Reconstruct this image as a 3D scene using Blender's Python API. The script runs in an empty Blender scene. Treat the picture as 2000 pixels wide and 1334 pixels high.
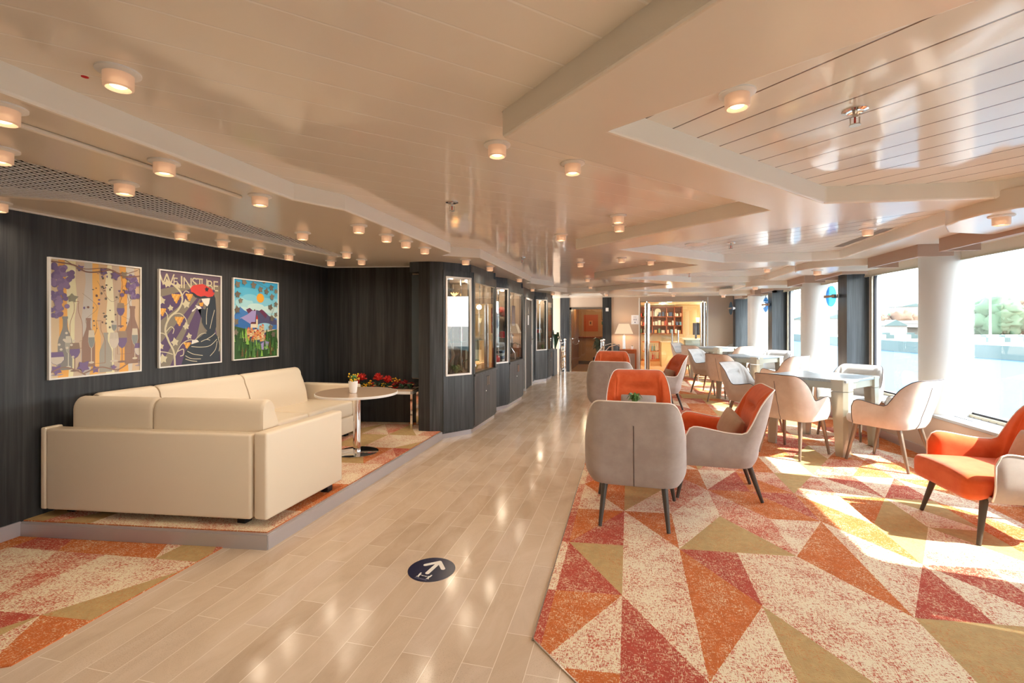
import bpy, bmesh, math, random
from math import sin, cos, pi, radians as R
from mathutils import Vector as V, Matrix
from mathutils.geometry import tessellate_polygon, delaunay_2d_cdt
sc = bpy.context.scene
col = sc.collection
# ---------------------------------------------------------------- camera
F = 930.0; VX = 228.0; HY = 632.0; EYE = 1.4
yaw = math.atan(VX / F)
cd = bpy.data.cameras.new('camera'); cam = bpy.data.objects.new('camera', cd); col.objects.link(cam)
cam.location = (0, 0, EYE); cam.rotation_euler = (pi/2, 0, yaw)
cd.sensor_width = 36; cd.lens = 36*F/2000; cd.shift_y = -(667-HY)/2000; cd.clip_start = .05; cd.clip_end = 3000
sc.camera = cam
# ---------------------------------------------------------------- colour management, cycles
sc.view_settings.view_transform = 'Standard'; sc.view_settings.look = 'None'
sc.view_settings.gamma = 1; sc.view_settings.use_curve_mapping = False
sc.view_settings.exposure = 1.6
cy = sc.cycles
cy.max_bounces = 9; cy.diffuse_bounces = 5; cy.glossy_bounces = 4; cy.transmission_bounces = 6; cy.transparent_max_bounces = 12
cy.use_adaptive_sampling = True; cy.adaptive_threshold = .05
cy.sample_clamp_indirect = 6; cy.caustics_reflective = False; cy.caustics_refractive = False
cy.use_denoising = True
# ---------------------------------------------------------------- sky and sun
w = bpy.data.worlds.new('sky'); sc.world = w; w.use_nodes = True
nt = w.node_tree; nt.nodes.clear()
o_ = nt.nodes.new('ShaderNodeOutputWorld'); bg = nt.nodes.new('ShaderNodeBackground')
tc = nt.nodes.new('ShaderNodeTexCoord'); sx = nt.nodes.new('ShaderNodeSeparateXYZ'); cr = nt.nodes.new('ShaderNodeValToRGB')
nt.links.new(tc.outputs['Generated'], sx.inputs[0]); nt.links.new(sx.outputs['Z'], cr.inputs[0])
cr.color_ramp.elements[0].position = 0.0; cr.color_ramp.elements[0].color = (1, .985, .96, 1)
cr.color_ramp.elements[1].position = .7; cr.color_ramp.elements[1].color = (.62, .78, 1, 1)
nt.links.new(cr.outputs[0], bg.inputs[0]); bg.inputs[1].default_value = 4.8
nt.links.new(bg.outputs[0], o_.inputs[0])
SUND = V((-1, .16, -1.02)).normalized()
sl = bpy.data.lights.new('sun', 'SUN'); so = bpy.data.objects.new('sun', sl); col.objects.link(so)
sl.energy = 7.2; sl.angle = R(.7); sl.color = (1, .93, .82)
so.rotation_euler = SUND.to_track_quat('-Z', 'Y').to_euler(); so.location = (30, -5, 30)
LAMP_W = 3.5      # each ceiling lamp
LAMP_C = (1, .82, .62)
# ---------------------------------------------------------------- helpers
def s2l(c):
    if isinstance(c, str):
        c = [int(c[i:i+2], 16)/255 for i in (0, 2, 4)]
    return tuple((x/12.92 if x <= .04045 else ((x+.055)/1.055)**2.4) for x in c) + (1,)
def tag(o, label=None, cat=None, group=None, kind=None):
    if label: o['label'] = label
    if cat: o['category'] = cat
    if group: o['group'] = group
    if kind: o['kind'] = kind
    return o
def mat(name, c, rough=.5, metal=0, spec=.5, emit=None, es=1, trans=0, alpha=1, coat=0, ior=1.45, sheen=0):
    m = bpy.data.materials.new(name); m.use_nodes = True
    b = m.node_tree.nodes['Principled BSDF']; c = s2l(c)
    b.inputs['Base Color'].default_value = c; b.inputs['Roughness'].default_value = rough
    b.inputs['Metallic'].default_value = metal; b.inputs['Specular IOR Level'].default_value = spec
    b.inputs['IOR'].default_value = ior
    if emit: b.inputs['Emission Color'].default_value = s2l(emit); b.inputs['Emission Strength'].default_value = es
    if trans: b.inputs['Transmission Weight'].default_value = trans
    if coat: b.inputs['Coat Weight'].default_value = coat; b.inputs['Coat Roughness'].default_value = .05
    if sheen: b.inputs['Sheen Weight'].default_value = sheen
    if alpha < 1: b.inputs['Alpha'].default_value = alpha
    return m
class N:
    """small node-graph helper for one material"""
    def __init__(s, m): s.m = m; s.t = m.node_tree; s.b = s.t.nodes['Principled BSDF']
    def new(s, k, **kw):
        n = s.t.nodes.new(k)
        for a, v in kw.items(): setattr(n, a, v)
        return n
    def lk(s, a, b): s.t.links.new(a, b)
    def obj(s):
        if not hasattr(s, 'tc'): s.tc = s.new('ShaderNodeTexCoord')
        return s.tc.outputs['Object']
    def map(s, scale=(1,1,1), rot=(0,0,0), loc=(0,0,0)):
        n = s.new('ShaderNodeMapping'); n.inputs['Scale'].default_value = scale; n.inputs['Rotation'].default_value = rot; n.inputs['Location'].default_value = loc
        s.lk(s.obj(), n.inputs[0]); return n.outputs[0]
    def noise(s, vec, scale, detail=3, rough=.55, dist=0):
        n = s.new('ShaderNodeTexNoise'); n.inputs['Scale'].default_value = scale; n.inputs['Detail'].default_value = detail
        n.inputs['Roughness'].default_value = rough; n.inputs['Distortion'].default_value = dist
        s.lk(vec, n.inputs['Vector']); return n.outputs['Fac']
    def ramp(s, fac, *st, interp='LINEAR'):
        n = s.new('ShaderNodeValToRGB'); e = n.color_ramp.elements; n.color_ramp.interpolation = interp
        while len(e) < len(st): e.new(.5)
        for k, (p, c) in enumerate(st):
            e[k].position = p; e[k].color = s2l(c) if not isinstance(c, (int, float)) else (c, c, c, 1)
        s.lk(fac, n.inputs[0]); return n.outputs[0]
    def mix(s, fac, a, b, mode='MIX'):
        n = s.new('ShaderNodeMix', data_type='RGBA', blend_type=mode)
        for v, k in ((fac, 0), (a, 6), (b, 7)):
            if hasattr(v, 'node'): s.lk(v, n.inputs[k])
            elif k == 0: n.inputs[0].default_value = v
            else: n.inputs[k].default_value = s2l(v) if not isinstance(v, tuple) or len(v) != 4 else v
        return n.outputs[2]
    def math(s, op, a, b=None, c=None):
        n = s.new('ShaderNodeMath', operation=op)
        for k, v in enumerate((a, b, c)):
            if v is None: continue
            if hasattr(v, 'node'): s.lk(v, n.inputs[k])
            else: n.inputs[k].default_value = v
        return n.outputs[0]
    def bump(s, h, strength=.3, dist=.002):
        n = s.new('ShaderNodeBump'); n.inputs['Strength'].default_value = strength; n.inputs['Distance'].default_value = dist
        s.lk(h, n.inputs['Height']); s.lk(n.outputs[0], s.b.inputs['Normal'])
    def base(s, c): s.lk(c, s.b.inputs['Base Color'])
class MB:
    """collects faces into one mesh object"""
    def __init__(s): s.v = []; s.f = []; s.mi = []; s.mats = []
    def m(s, mt):
        if mt not in s.mats: s.mats.append(mt)
        return s.mats.index(mt)
    def add(s, vs, fs, mt=None):
        o = len(s.v); k = s.m(mt) if mt else 0
        s.v += [tuple(p) for p in vs]
        for f in fs: s.f.append([i+o for i in f]); s.mi.append(k)
        return s
    def box(s, a, b, mt=None, M=None):
        x0, y0, z0 = a; x1, y1, z1 = b
        vs = [V(p) for p in ((x0,y0,z0),(x1,y0,z0),(x1,y1,z0),(x0,y1,z0),(x0,y0,z1),(x1,y0,z1),(x1,y1,z1),(x0,y1,z1))]
        if M: vs = [M @ p for p in vs]
        return s.add(vs, [(0,3,2,1),(4,5,6,7),(0,1,5,4),(1,2,6,5),(2,3,7,6),(3,0,4,7)], mt)
    def tube(s, pts, r, n=10, mt=None, cap=True):
        pts = [V(p) for p in pts]; rs = r if isinstance(r, (list, tuple)) else [r]*len(pts)
        vs = []; fs = []; up = None
        for i, p in enumerate(pts):
            d = (pts[min(i+1, len(pts)-1)] - pts[max(i-1, 0)]).normalized()
            if up is None: up = d.orthogonal().normalized()
            else: up = (up - d*up.dot(d)).normalized()
            sd = d.cross(up)
            for k in range(n): vs.append(p + (up*cos(2*pi*k/n) + sd*sin(2*pi*k/n))*rs[i])
        for i in range(len(pts)-1):
            for k in range(n): fs.append((i*n+k, i*n+(k+1) % n, (i+1)*n+(k+1) % n, (i+1)*n+k))
        if cap: fs += [tuple(range(n))[::-1], tuple(range((len(pts)-1)*n, len(pts)*n))]
        return s.add(vs, fs, mt)
    def lathe(s, prof, c=(0,0,0), n=24, mt=None):
        vs = []; fs = []
        for r, z in prof:
            for k in range(n): vs.append((c[0]+r*cos(2*pi*k/n), c[1]+r*sin(2*pi*k/n), c[2]+z))
        for i in range(len(prof)-1):
            for k in range(n): fs.append((i*n+k, i*n+(k+1) % n, (i+1)*n+(k+1) % n, (i+1)*n+k))
        fs += [tuple(range(n))[::-1], tuple(range((len(prof)-1)*n, len(prof)*n))]
        return s.add(vs, fs, mt)
    def prism(s, poly, z0, z1, mt=None, holes=()):
        loops = [poly] + list(holes)
        tri = tessellate_polygon([[V((x, y, 0)) for x, y in l] for l in loops])
        flat = [p for l in loops for p in l]; n = len(flat)
        fs = [tuple(t) for t in tri] + [tuple(i+n for i in t) for t in tri]
        o = 0
        for l in loops:
            k = len(l)
            for i in range(k): fs.append((o+i, o+(i+1) % k, o+(i+1) % k+n, o+i+n))
            o += k
        return s.add([(x, y, z0) for x, y in flat] + [(x, y, z1) for x, y in flat], fs, mt)
    def sphere(s, c, r, mt=None, nu=12, nv=8, sc_=(1,1,1)):
        prof = [(max(1e-4, r*sin(pi*i/nv))*1, -r*cos(pi*i/nv)) for i in range(nv+1)]
        vs = []; fs = []
        for a, z in prof:
            for k in range(nu): vs.append((c[0]+a*cos(2*pi*k/nu)*sc_[0], c[1]+a*sin(2*pi*k/nu)*sc_[1], c[2]+z*sc_[2]))
        for i in range(nv):
            for k in range(nu): fs.append((i*nu+k, i*nu+(k+1) % nu, (i+1)*nu+(k+1) % nu, (i+1)*nu+k))
        return s.add(vs, fs, mt)
    def build(s, name, mt=None, parent=None, smooth=False, bevel=0, seg=2, fix=True):
        me = bpy.data.meshes.new(name); me.from_pydata(s.v, [], s.f)
        ms = s.mats or ([mt] if mt else [])
        for q in ms: me.materials.append(q)
        if s.mats: me.polygons.foreach_set('material_index', s.mi)
        if fix:
            bm = bmesh.new(); bm.from_mesh(me)
            bmesh.ops.remove_doubles(bm, verts=bm.verts, dist=1e-5)
            bmesh.ops.recalc_face_normals(bm, faces=bm.faces); bm.to_mesh(me); bm.free()
        o = bpy.data.objects.new(name, me); col.objects.link(o)
        if parent: o.parent = parent
        if bevel:
            b = o.modifiers.new('bevel', 'BEVEL'); b.width = bevel; b.segments = seg; b.limit_method = 'ANGLE'; b.angle_limit = R(40)
        if smooth:
            me.polygons.foreach_set('use_smooth', [True]*len(me.polygons))
            if smooth != 'all': me.set_sharp_from_angle(angle=R(smooth if not isinstance(smooth, bool) else 40))
        return o
def rbox(a, b, r, name, mt, parent=None, seg=4, M=None, deform=None, cuts=0):
    """rounded upholstered block as one mesh"""
    bm = bmesh.new(); bmesh.ops.create_cube(bm, size=1)
    for v in bm.verts:
        v.co = V((a[i] + (b[i]-a[i])*(v.co[i]+.5) for i in range(3)))
    bmesh.ops.bevel(bm, geom=bm.edges[:], offset=r, segments=seg, profile=.5, affect='EDGES')
    if cuts:
        for ax in range(3):
            for k in range(1, cuts):
                p = [0,0,0]; p[ax] = a[ax]+(b[ax]-a[ax])*k/cuts; n = [0,0,0]; n[ax] = 1
                bmesh.ops.bisect_plane(bm, geom=bm.verts[:]+bm.edges[:]+bm.faces[:], plane_co=p, plane_no=n)
    if deform:
        for v in bm.verts: v.co = deform(v.co)
    if M:
        for v in bm.verts: v.co = M @ v.co
    me = bpy.data.meshes.new(name); bm.to_mesh(me); bm.free(); me.materials.append(mt)
    me.polygons.foreach_set('use_smooth', [True]*len(me.polygons)); me.set_sharp_from_angle(angle=R(50))
    o = bpy.data.objects.new(name, me); col.objects.link(o)
    if parent: o.parent = parent
    return o
def empty(name, loc=(0,0,0), rz=0):
    o = bpy.data.objects.new(name, None); col.objects.link(o); o.location = loc; o.rotation_euler = (0, 0, rz); o.empty_display_size = .1
    return o
def copy_tree(o, parent=None):
    c = o.copy(); col.objects.link(c); c.parent = parent
    for ch in list(o.children): copy_tree(ch, c)
    return c
def struct(o): o['kind'] = 'structure'; return o
def text(name, s, size, loc, rot, mt, parent=None, ext=.0004, align='CENTER', xs=1):
    cu = bpy.data.curves.new(name, 'FONT'); cu.body = s; cu.size = size; cu.extrude = ext; cu.align_x = align; cu.align_y = 'CENTER'
    cu.materials.append(mt); tmp = bpy.data.objects.new('tmp', cu); col.objects.link(tmp); bpy.context.view_layer.update()
    me = bpy.data.meshes.new_from_object(tmp.evaluated_get(bpy.context.evaluated_depsgraph_get())); bpy.data.objects.remove(tmp); bpy.data.curves.remove(cu)
    if not me.materials: me.materials.append(mt)
    o = bpy.data.objects.new(name, me); col.objects.link(o); o.location = loc; o.rotation_euler = rot; o.scale = (xs, 1, 1)
    if parent: o.parent = parent
    return o
def rotz(a): return Matrix.Rotation(a, 4, 'Z')
# ---------------------------------------------------------------- materials
def cream_paint(name, c, rough, coat=0):
    m = mat(name, c, rough, coat=coat); n = N(m)
    n.bump(n.noise(n.map(), 3.0, 2), .12, .01); return m
M_soffit_shaded = cream_paint('shaded soffit tone', 'e6dccc', .22)  # same cream finish as the fascia, darkened to paint in underside shade
M_fascia_lit = cream_paint('lit fascia tone', 'f5f2e9', .3)  # same cream finish, lightened to paint window light onto the recess sides
def plank_mat(name, c, seam, ang, w_=.18, ph=0):
    m = mat(name, c, .09); n = N(m)
    mp = n.map(rot=(0, 0, ang)); sp = n.new('ShaderNodeSeparateXYZ'); n.lk(mp, sp.inputs[0])
    u = n.math('DIVIDE', n.math('SUBTRACT', sp.outputs['X'], ph), w_); fr = n.math('FRACT', u); ix = n.math('FLOOR', u)
    edge = n.math('MINIMUM', fr, n.math('SUBTRACT', 1.0, fr))
    sm = n.ramp(edge, (.0, 1.0), (.018, 1.0), (.03, 0.0))
    n.base(n.mix(sm, c, seam))
    # slight crown and tilt of every plank so reflections step from one to the next
    wn = n.new('ShaderNodeTexWhiteNoise', noise_dimensions='1D'); n.lk(ix, wn.inputs['W'])
    tilt = n.math('MULTIPLY', n.math('SUBTRACT', wn.outputs[0], .5), fr)
    crown = n.math('MULTIPLY', n.math('MULTIPLY', fr, n.math('SUBTRACT', 1.0, fr)), .5)
    nz = n.math('MULTIPLY', n.noise(n.map(rot=(0, 0, ang), scale=(2.2, .9, 1)), 2.4, 2), 1.1)
    h = n.math('ADD', n.math('ADD', tilt, crown), n.math('SUBTRACT', nz, n.math('MULTIPLY', sm, 1.2)))
    n.bump(h, .22, .006)
    return m
M_plankA = plank_mat('lacquered planks aisle', 'ede5d8', 'f6f1e8', R(45))  # paler seam colour stands in for plank edges catching light
M_plankB = plank_mat('lacquered planks bays', 'ebe5da', '6a5646', R(-45), ph=.066)
def wood(name, c1, c2, c3, rough=.42, axis=2):
    m = mat(name, c2, rough); n = N(m)
    sc_ = [30, 30, 30]; sc_[axis] = .8
    f = n.noise(n.map(scale=tuple(sc_)), 1.6, 6, .62)
    g = n.noise(n.map(scale=tuple(x*.28 if x > 1 else .5 for x in sc_)), 1.2, 3, .5, .6)
    a = n.ramp(f, (.3, c1), (.5, c2), (.72, c3))
    b = n.ramp(g, (.35, c1), (.62, c3))
    n.base(n.mix(.35, a, b)); n.bump(f, .12, .002); return m
M_dark = wood('dark ash laminate', '17181a', '2a2b2d', '474746')
M_darkblue = wood('cabinet ash laminate', '23272a', '3a3f43', '5b6063')
M_red = wood('cherry wood', '7a3415', '9c4a22', 'b5602f')
M_taupe = mat('taupe wall vinyl', 'c4ad98', .6); n = N(M_taupe); n.bump(n.noise(n.map(), 300, 2), .1, .001)
M_cream = mat('cream shop wall', 'ecd9a6', .6)
M_yellow = mat('yellow shop wall', 'e2b64e', .6)
M_white = mat('white paint', 'eeece8', .4)
M_hull = mat('white hull panel', 'dadad7', .35)
M_beigemetal = mat('window frame metal', 'c9bfa8', .35, .3)
M_gasket = mat('dark gasket', '2c2a30', .5)
M_skirt = mat('brushed skirting metal', 'c3bec0', .36, .55); n = N(M_skirt); n.bump(n.noise(n.map(scale=(1, 1, 40)), 12, 3), .12, .001)
M_steel = mat('brushed steel', 'c8c4bd', .22, 1)
M_chrome = mat('chrome', 'e6e6e6', .06, 1)
M_brass = mat('warm chrome', 'd9c7ac', .12, 1)
M_black = mat('black plastic', '15161a', .4)
M_sill = mat('sill grey laminate', 'a3a7ab', .35)
M_lowwall = mat('parapet paint', 'c9b5a4', .6)
def stone():
    m = mat('polished stone planks', 'cdb79f', .13); n = N(m)
    br = n.new('ShaderNodeTexBrick'); br.offset = .37; br.offset_frequency = 2
    mp = n.map(rot=(0, 0, R(90))); n.lk(mp, br.inputs['Vector'])
    br.inputs['Scale'].default_value = 1; br.inputs['Brick Width'].default_value = .62; br.inputs['Row Height'].default_value = .134
    br.inputs['Mortar Size'].default_value = .0014; br.inputs['Mortar Smooth'].default_value = .1
    br.inputs['Color1'].default_value = (0, 0, 0, 1); br.inputs['Color2'].default_value = (1, 1, 1, 1); br.inputs['Mortar'].default_value = (.5, .5, .5, 1)
    tone = n.ramp(br.outputs['Color'], (0, 'bda68e'), (.35, 'cab49c'), (.7, 'd5c1aa'), (1, 'cdb9a6'))
    cl = n.noise(n.map(scale=(1.6, .7, 1)), 3.2, 7, .62, .8)
    c = n.mix(.42, tone, n.ramp(cl, (.3, 'b09a80'), (.5, 'cbb59c'), (.7, 'dccab6')), 'MIX')
    sp = n.noise(n.map(scale=(1, 1, 1)), 190, 2, .6); sp2 = n.noise(n.map(), 2.1, 3)
    mask = n.math('MULTIPLY', n.ramp(sp, (.56, 0.0), (.68, 1.0)), n.ramp(sp2, (.45, 0.0), (.65, 1.0)))
    c = n.mix(n.math('MULTIPLY', mask, .45), c, '8d7a66')
    n.base(n.mix(br.outputs['Fac'], c, 'e9dccb'))
    rr = n.ramp(cl, (.3, .10), (.7, .2)); n.lk(rr, n.b.inputs['Roughness'])
    n.bump(n.math('SUBTRACT', 1.0, br.outputs['Fac']), .25, .001)
    return m
M_stone = stone()
def carpet(name, dye, ground, amt):
    """woven carpet, dye yarn flecks over a pale ground yarn; amt = share of dye"""
    m = mat(name, dye, .95, spec=.1); n = N(m)
    a = n.noise(n.map(scale=(60, 260, 60)), 1, 2, .6); b = n.noise(n.map(scale=(260, 60, 60)), 1, 2, .6)
    f = n.math('MAXIMUM', a, b); big = n.noise(n.map(), 5.5, 4, .6)
    f = n.math('ADD', f, n.math('MULTIPLY', n.math('SUBTRACT', big, .5), .28))
    th = .57 + (amt-.5)*.22
    k = n.ramp(f, (th-.02, 0.0), (th+.025, 1.0))
    tone = n.ramp(n.noise(n.map(), 22, 3), (.3, 0.0), (.7, 1.0))
    d = n.mix(tone, dye, tuple(min(1, x*1.22) for x in s2l(dye)[:3]) + (1,))
    n.base(n.mix(k, d, ground)); n.bump(n.math('ADD', a, b), .5, .004)
    return m
C_O = carpet('carpet orange', 'bb6839', 'e2c8a2', .78)
C_R = carpet('carpet brick red', 'a94d3f', 'dfc09e', .70)
C_G = carpet('carpet olive gold', 'b3986a', 'bf8456', .80)
C_C = carpet('carpet cream', 'b8604a', 'e8dabb', .22)
C_D = carpet('carpet rose', 'b85c48', 'e6d2b2', .48)
def fabric(name, c, c2, rough=.9, sc_=1):
    m = mat(name, c, rough, spec=.2, sheen=.25); n = N(m)
    f = n.noise(n.map(), 9*sc_, 4, .6)
    n.base(n.mix(n.ramp(f, (.35, 0.0), (.65, 1.0)), c, c2)); n.bump(n.noise(n.map(), 420, 2), .25, .001); return m
M_orange = fabric('orange upholstery', 'cf5a2b', 'd9683a')
M_grey = fabric('grey suede', 'a59a93', 'b0a69f')
M_pipe = mat('white piping', 'efe9e0', .5)
M_dinout = fabric('pale taupe suede', 'c9b7a8', 'd3c3b5')
M_dinin = fabric('pale grey fabric', 'b5b3b1', 'bfbdbb')
M_dpipe = mat('dark piping', '4a4346', .6)
M_leg = mat('smoked oak leg', '4c453f', .35)
M_legb = mat('bronze leg', '8d7c6c', .3, .35)
M_leather = mat('cream leatherette', 'e3d3bb', .38); n = N(M_leather); n.bump(n.noise(n.map(), 260, 2), .1, .001)
M_pil1 = fabric('taupe cushion', 'b49a84', 'a88f7a'); M_pil2 = fabric('grey cushion', '9b9691', 'a5a09b')
M_tabtop = mat('beige table laminate', 'b89f88', .18)
M_tabedge = mat('white table edge', 'e8e6e2', .3)
M_gtop = wood('blue grey veneer', '8d9aa2', 'a3b0b7', 'bcc6ca', .3, 0)
M_gleg = mat('champagne metal paint', 'b9b4a2', .28, .35)
M_glass = mat('clear glass', 'f6fbfa', .0, trans=1, ior=1.12, spec=.5)
def thin_glass(name, tint, refl=.06):
    m = bpy.data.materials.new(name); m.use_nodes = True; t = m.node_tree; t.nodes.clear()
    o = t.nodes.new('ShaderNodeOutputMaterial'); mx = t.nodes.new('ShaderNodeMixShader'); tr = t.nodes.new('ShaderNodeBsdfTransparent')
    gl = t.nodes.new('ShaderNodeBsdfGlossy'); gl.inputs['Roughness'].default_value = .01; pass
    ad = t.nodes.new('ShaderNodeMath'); ad.operation = 'ADD'; ad.use_clamp = True; ad.inputs[1].default_value = refl
    ge = t.nodes.new('ShaderNodeNewGeometry'); vm = t.nodes.new('ShaderNodeVectorMath'); vm.operation = 'DOT_PRODUCT'
    t.links.new(ge.outputs['Normal'], vm.inputs[0]); t.links.new(ge.outputs['Incoming'], vm.inputs[1])
    def mt_(op, a, b_=0.0):
        q = t.nodes.new('ShaderNodeMath'); q.operation = op
        if hasattr(a, 'node'): t.links.new(a, q.inputs[0])
        else: q.inputs[0].default_value = a
        if hasattr(b_, 'node'): t.links.new(b_, q.inputs[1])
        else: q.inputs[1].default_value = b_
        return q.outputs[0]
    f0 = mt_('ADD', mt_('MULTIPLY', mt_('POWER', mt_('SUBTRACT', 1.0, mt_('ABSOLUTE', vm.outputs['Value'])), 5.0), .92), .08)
    tr.inputs[0].default_value = s2l(tint)
    t.links.new(f0, ad.inputs[0]); t.links.new(ad.outputs[0], mx.inputs[0]); t.links.new(tr.outputs[0], mx.inputs[1]); t.links.new(gl.outputs[0], mx.inputs[2]); t.links.new(mx.outputs[0], o.inputs[0])
    return m
G_win = thin_glass('window glass', 'f4f8f6', 0)
G_case = thin_glass('showcase glass', 'eef4f2', .10)
G_blue = thin_glass('blue glass disc', '6cc6f5', .06)
M_frost = mat('frosted lamp glass', 'ecd2c0', .35, trans=.3, emit='ffd2a4', es=.05)
M_bulb = mat('lit bulb', 'ffffff', .5, emit='ffe0b4', es=1.3)
M_leaf = mat('green leaf', '5d8a4c', .45); M_leafd = mat('dark leaf', '2c4a30', .4)
M_shade = mat('cream lamp shade', 'f0dcc0', .7, emit='ffdcb0', es=.08)
M_paper = mat('white paper', 'eff1f5', .5); M_ink = mat('dark ink', '2f3e63', .5)
M_navy = mat('navy vinyl', '1b1b3a', .25); M_wprint = mat('white print', 'e6e3dc', .4)
# ================================================================ the setting
ZS, ZP = 2.15, 2.255
YF = 13.9
b = MB(); b.prism([(-3.95, -3), (3.6, -3), (3.6, YF), (2.2, YF), (2.2, 19.6), (-3.95, 19.6)], -.12, 0)
struct(b.build('floor', M_stone))
# --- carpets: lattice of dyed triangles
def carpet_mesh(name, outline, z0, z1, fixed, seed, label, trim=True):
    rnd = random.Random(seed); cells = []
    x0 = -.37; wc = .337; hc = .565
    xs = [p[0] for p in outline]; ys = [p[1] for p in outline]
    i0 = math.floor((min(xs)-x0)/wc)-1; i1 = math.ceil((max(xs)-x0)/wc)+1
    j0 = math.floor((min(ys)-1.93)/hc)-2; j1 = math.ceil((max(ys)-1.93)/hc)+2
    P = lambda i, j: V((x0+wc*i, 1.91+hc*j+.1*(min(x0+wc*i, 2.2)+.37)))
    mats = {'O': C_O, 'R': C_R, 'G': C_G, 'C': C_C, 'D': C_D}
    mb = MB()
    def clip(poly, a, b_):
        out = []; d = b_-a; inside = lambda p: d.x*(p.y-a.y)-d.y*(p.x-a.x) >= 0
        for k in range(len(poly)):
            p, q = poly[k], poly[(k+1) % len(poly)]; ip, iq = inside(p), inside(q)
            if ip: out.append(p)
            if ip != iq:
                e = q-p; den = d.x*e.y-d.y*e.x; t = -(d.x*(p.y-a.y)-d.y*(p.x-a.x))/den; out.append(p+e*t)
        return out
    tris = tessellate_polygon([[V((x, y, 0)) for x, y in outline]])
    ol = [V(p) for p in outline]
    for i in range(i0, i1):
        for j in range(j0, j1):
            a, b_, c, d = P(i, j), P(i+1, j), P(i+1, j+1), P(i, j+1)
            if (i, j) in fixed: dg, k1, k2 = fixed[(i, j)]
            else:
                dg = '/' if rnd.random() < .5 else '\\'
                k1 = rnd.choice('OOCRGDCO'); k2 = rnd.choice('OCCRGDOC')
            T = ((a, b_, c), (a, c, d)) if dg == '/' else ((a, b_, d), (b_, c, d))
            # k1 = the upper triangle, k2 = the lower one
            for tri, k in ((T[1], k1), (T[0], k2)):
                for t in tris:
                    q = [ol[x] for x in t]
                    if (q[1]-q[0]).x*(q[2]-q[0]).y-(q[1]-q[0]).y*(q[2]-q[0]).x < 0: q.reverse()
                    poly = list(tri)
                    for e in range(3):
                        poly = clip(poly, q[e], q[(e+1) % 3])
                        if len(poly) < 3: break
                    if len(poly) >= 3: mb.add([(p.x, p.y, z1) for p in poly], [tuple(range(len(poly)))], mats[k])
    n = len(outline)
    mb.add([(x, y, z0) for x, y in outline]+[(x, y, z1) for x, y in outline], [(k, (k+1) % n, (k+1) % n+n, k+n) for k in range(n)], C_O)
    o = mb.build(name, fix=False); tag(o, label, 'carpet')
    return o
FX = {(0, 0): ('/', 'O', 'C'), (0, 1): ('\\', 'G', 'R'), (0, 2): ('/', 'O', 'R'), (0, 3): ('\\', 'O', 'C'),
      (1, 0): ('\\', 'C', 'R'), (1, 1): ('\\', 'C', 'C'), (1, 2): ('\\', 'O', 'C'), (1, 3): ('/', 'G', 'C'),
      (2, 0): ('/', 'O', 'C'), (2, 1): ('\\', 'R', 'O'), (2, 2): ('/', 'C', 'G'), (2, 3): ('/', 'D', 'C'),
      (3, 0): ('\\', 'C', 'G'), (3, 1): ('/', 'C', 'C'), (3, 2): ('\\', 'D', 'G'), (3, 3): ('\\', 'O', 'D'),
      (4, 0): ('\\', 'C', 'C'), (4, 1): ('\\', 'O', 'C'), (4, 2): ('/', 'C', 'O'), (4, 3): ('\\', 'R', 'O'),
      (5, 0): ('\\', 'G', 'G'), (5, 1): ('/', 'C', 'R'), (5, 2): ('\\', 'O', 'C'), (5, 3): ('\\', 'C', 'O'),
      (6, 0): ('/', 'G', 'G'), (6, 1): ('\\', 'R', 'C'), (6, 2): ('/', 'G', 'C'), (6, 3): ('/', 'O', 'G'),
      (0, -1): ('\\', 'O', 'C'), (1, -1): ('/', 'R', 'O'), (2, -1): ('/', 'C', 'O'), (3, -1): ('\\', 'C', 'C'), (4, -1): ('/', 'G', 'G'), (-1, 0): ('\\', 'R', 'R')}
carpet_mesh('fitted_carpet', [(-.41, 2.07), (.45, 1.22), (3.09, 1.22), (3.02, 6.0), (2.87, 9.8), (2.66, YF-.02), (-.47, YF-.02)], 0, .006, FX, 11,
            'orange and cream triangle patterned carpet under the armchairs and game tables')
PL = [(-3.9, 2.27), (-2.17, 2.50), (-2.19, 5.38), (-2.33, 5.34), (-2.47, 5.36), (-2.49, 5.8), (-3.9, 5.62)]
carpet_mesh('platform_carpet', [(x+.012 if k == 0 else x-(.02 if k in (1, 2) else 0), y+(.02 if k < 2 else 0)) for k, (x, y) in enumerate(PL)], .094, .101, {}, 5,
            'orange patterned carpet on the raised platform under the cream sofa')
carpet_mesh('corner_carpet', [(-3.9, -2.0), (-2.45, -2.0), (-2.45, 1.41), (-2.46, 2.46), (-3.9, 2.265)][0:5] if False else [(-3.9, 1.0), (-2.75, 1.22), (-2.45, 1.40), (-2.46, 2.455), (-3.9, 2.26)], 0, .006,
            {(-7, 0): ('/', 'C', 'G'), (-8, 0): ('/', 'C', 'C'), (-9, 0): ('\\', 'D', 'C'), (-7, -1): ('\\', 'O', 'C'), (-8, -1): ('/', 'R', 'G')}, 3,
            'orange patterned carpet corner in front of the platform step')
b = MB(); b.prism(PL, 0, .094); struct(b.build('trim_1', M_skirt))      # step of the platform
b = MB()
for (x0, y0), (x1, y1) in ((PL[0], PL[1]), (PL[1], PL[2])):
    d = V((x1-x0, y1-y0)).normalized(); nrm = V((d.y, -d.x))
    q = [(x0, y0), (x1, y1), (x1+nrm.x*.006, y1+nrm.y*.006), (x0+nrm.x*.006, y0+nrm.y*.006)]
    b.prism(q, .0, .088)
struct(b.build('baseboard_platform', M_skirt))
b = MB(); b.box((-.478, 2.06, 0), (-.472, YF, .007)) if False else b.prism([(-.416, 2.06), (-.410, 2.06), (-.470, YF), (-.476, YF)], 0, .0072); b.prism([(-.414, 2.066), (-.410, 2.070), (.454, 1.222), (.45, 1.218)], 0, .0072)
struct(b.build('trim_2', M_steel))
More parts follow.
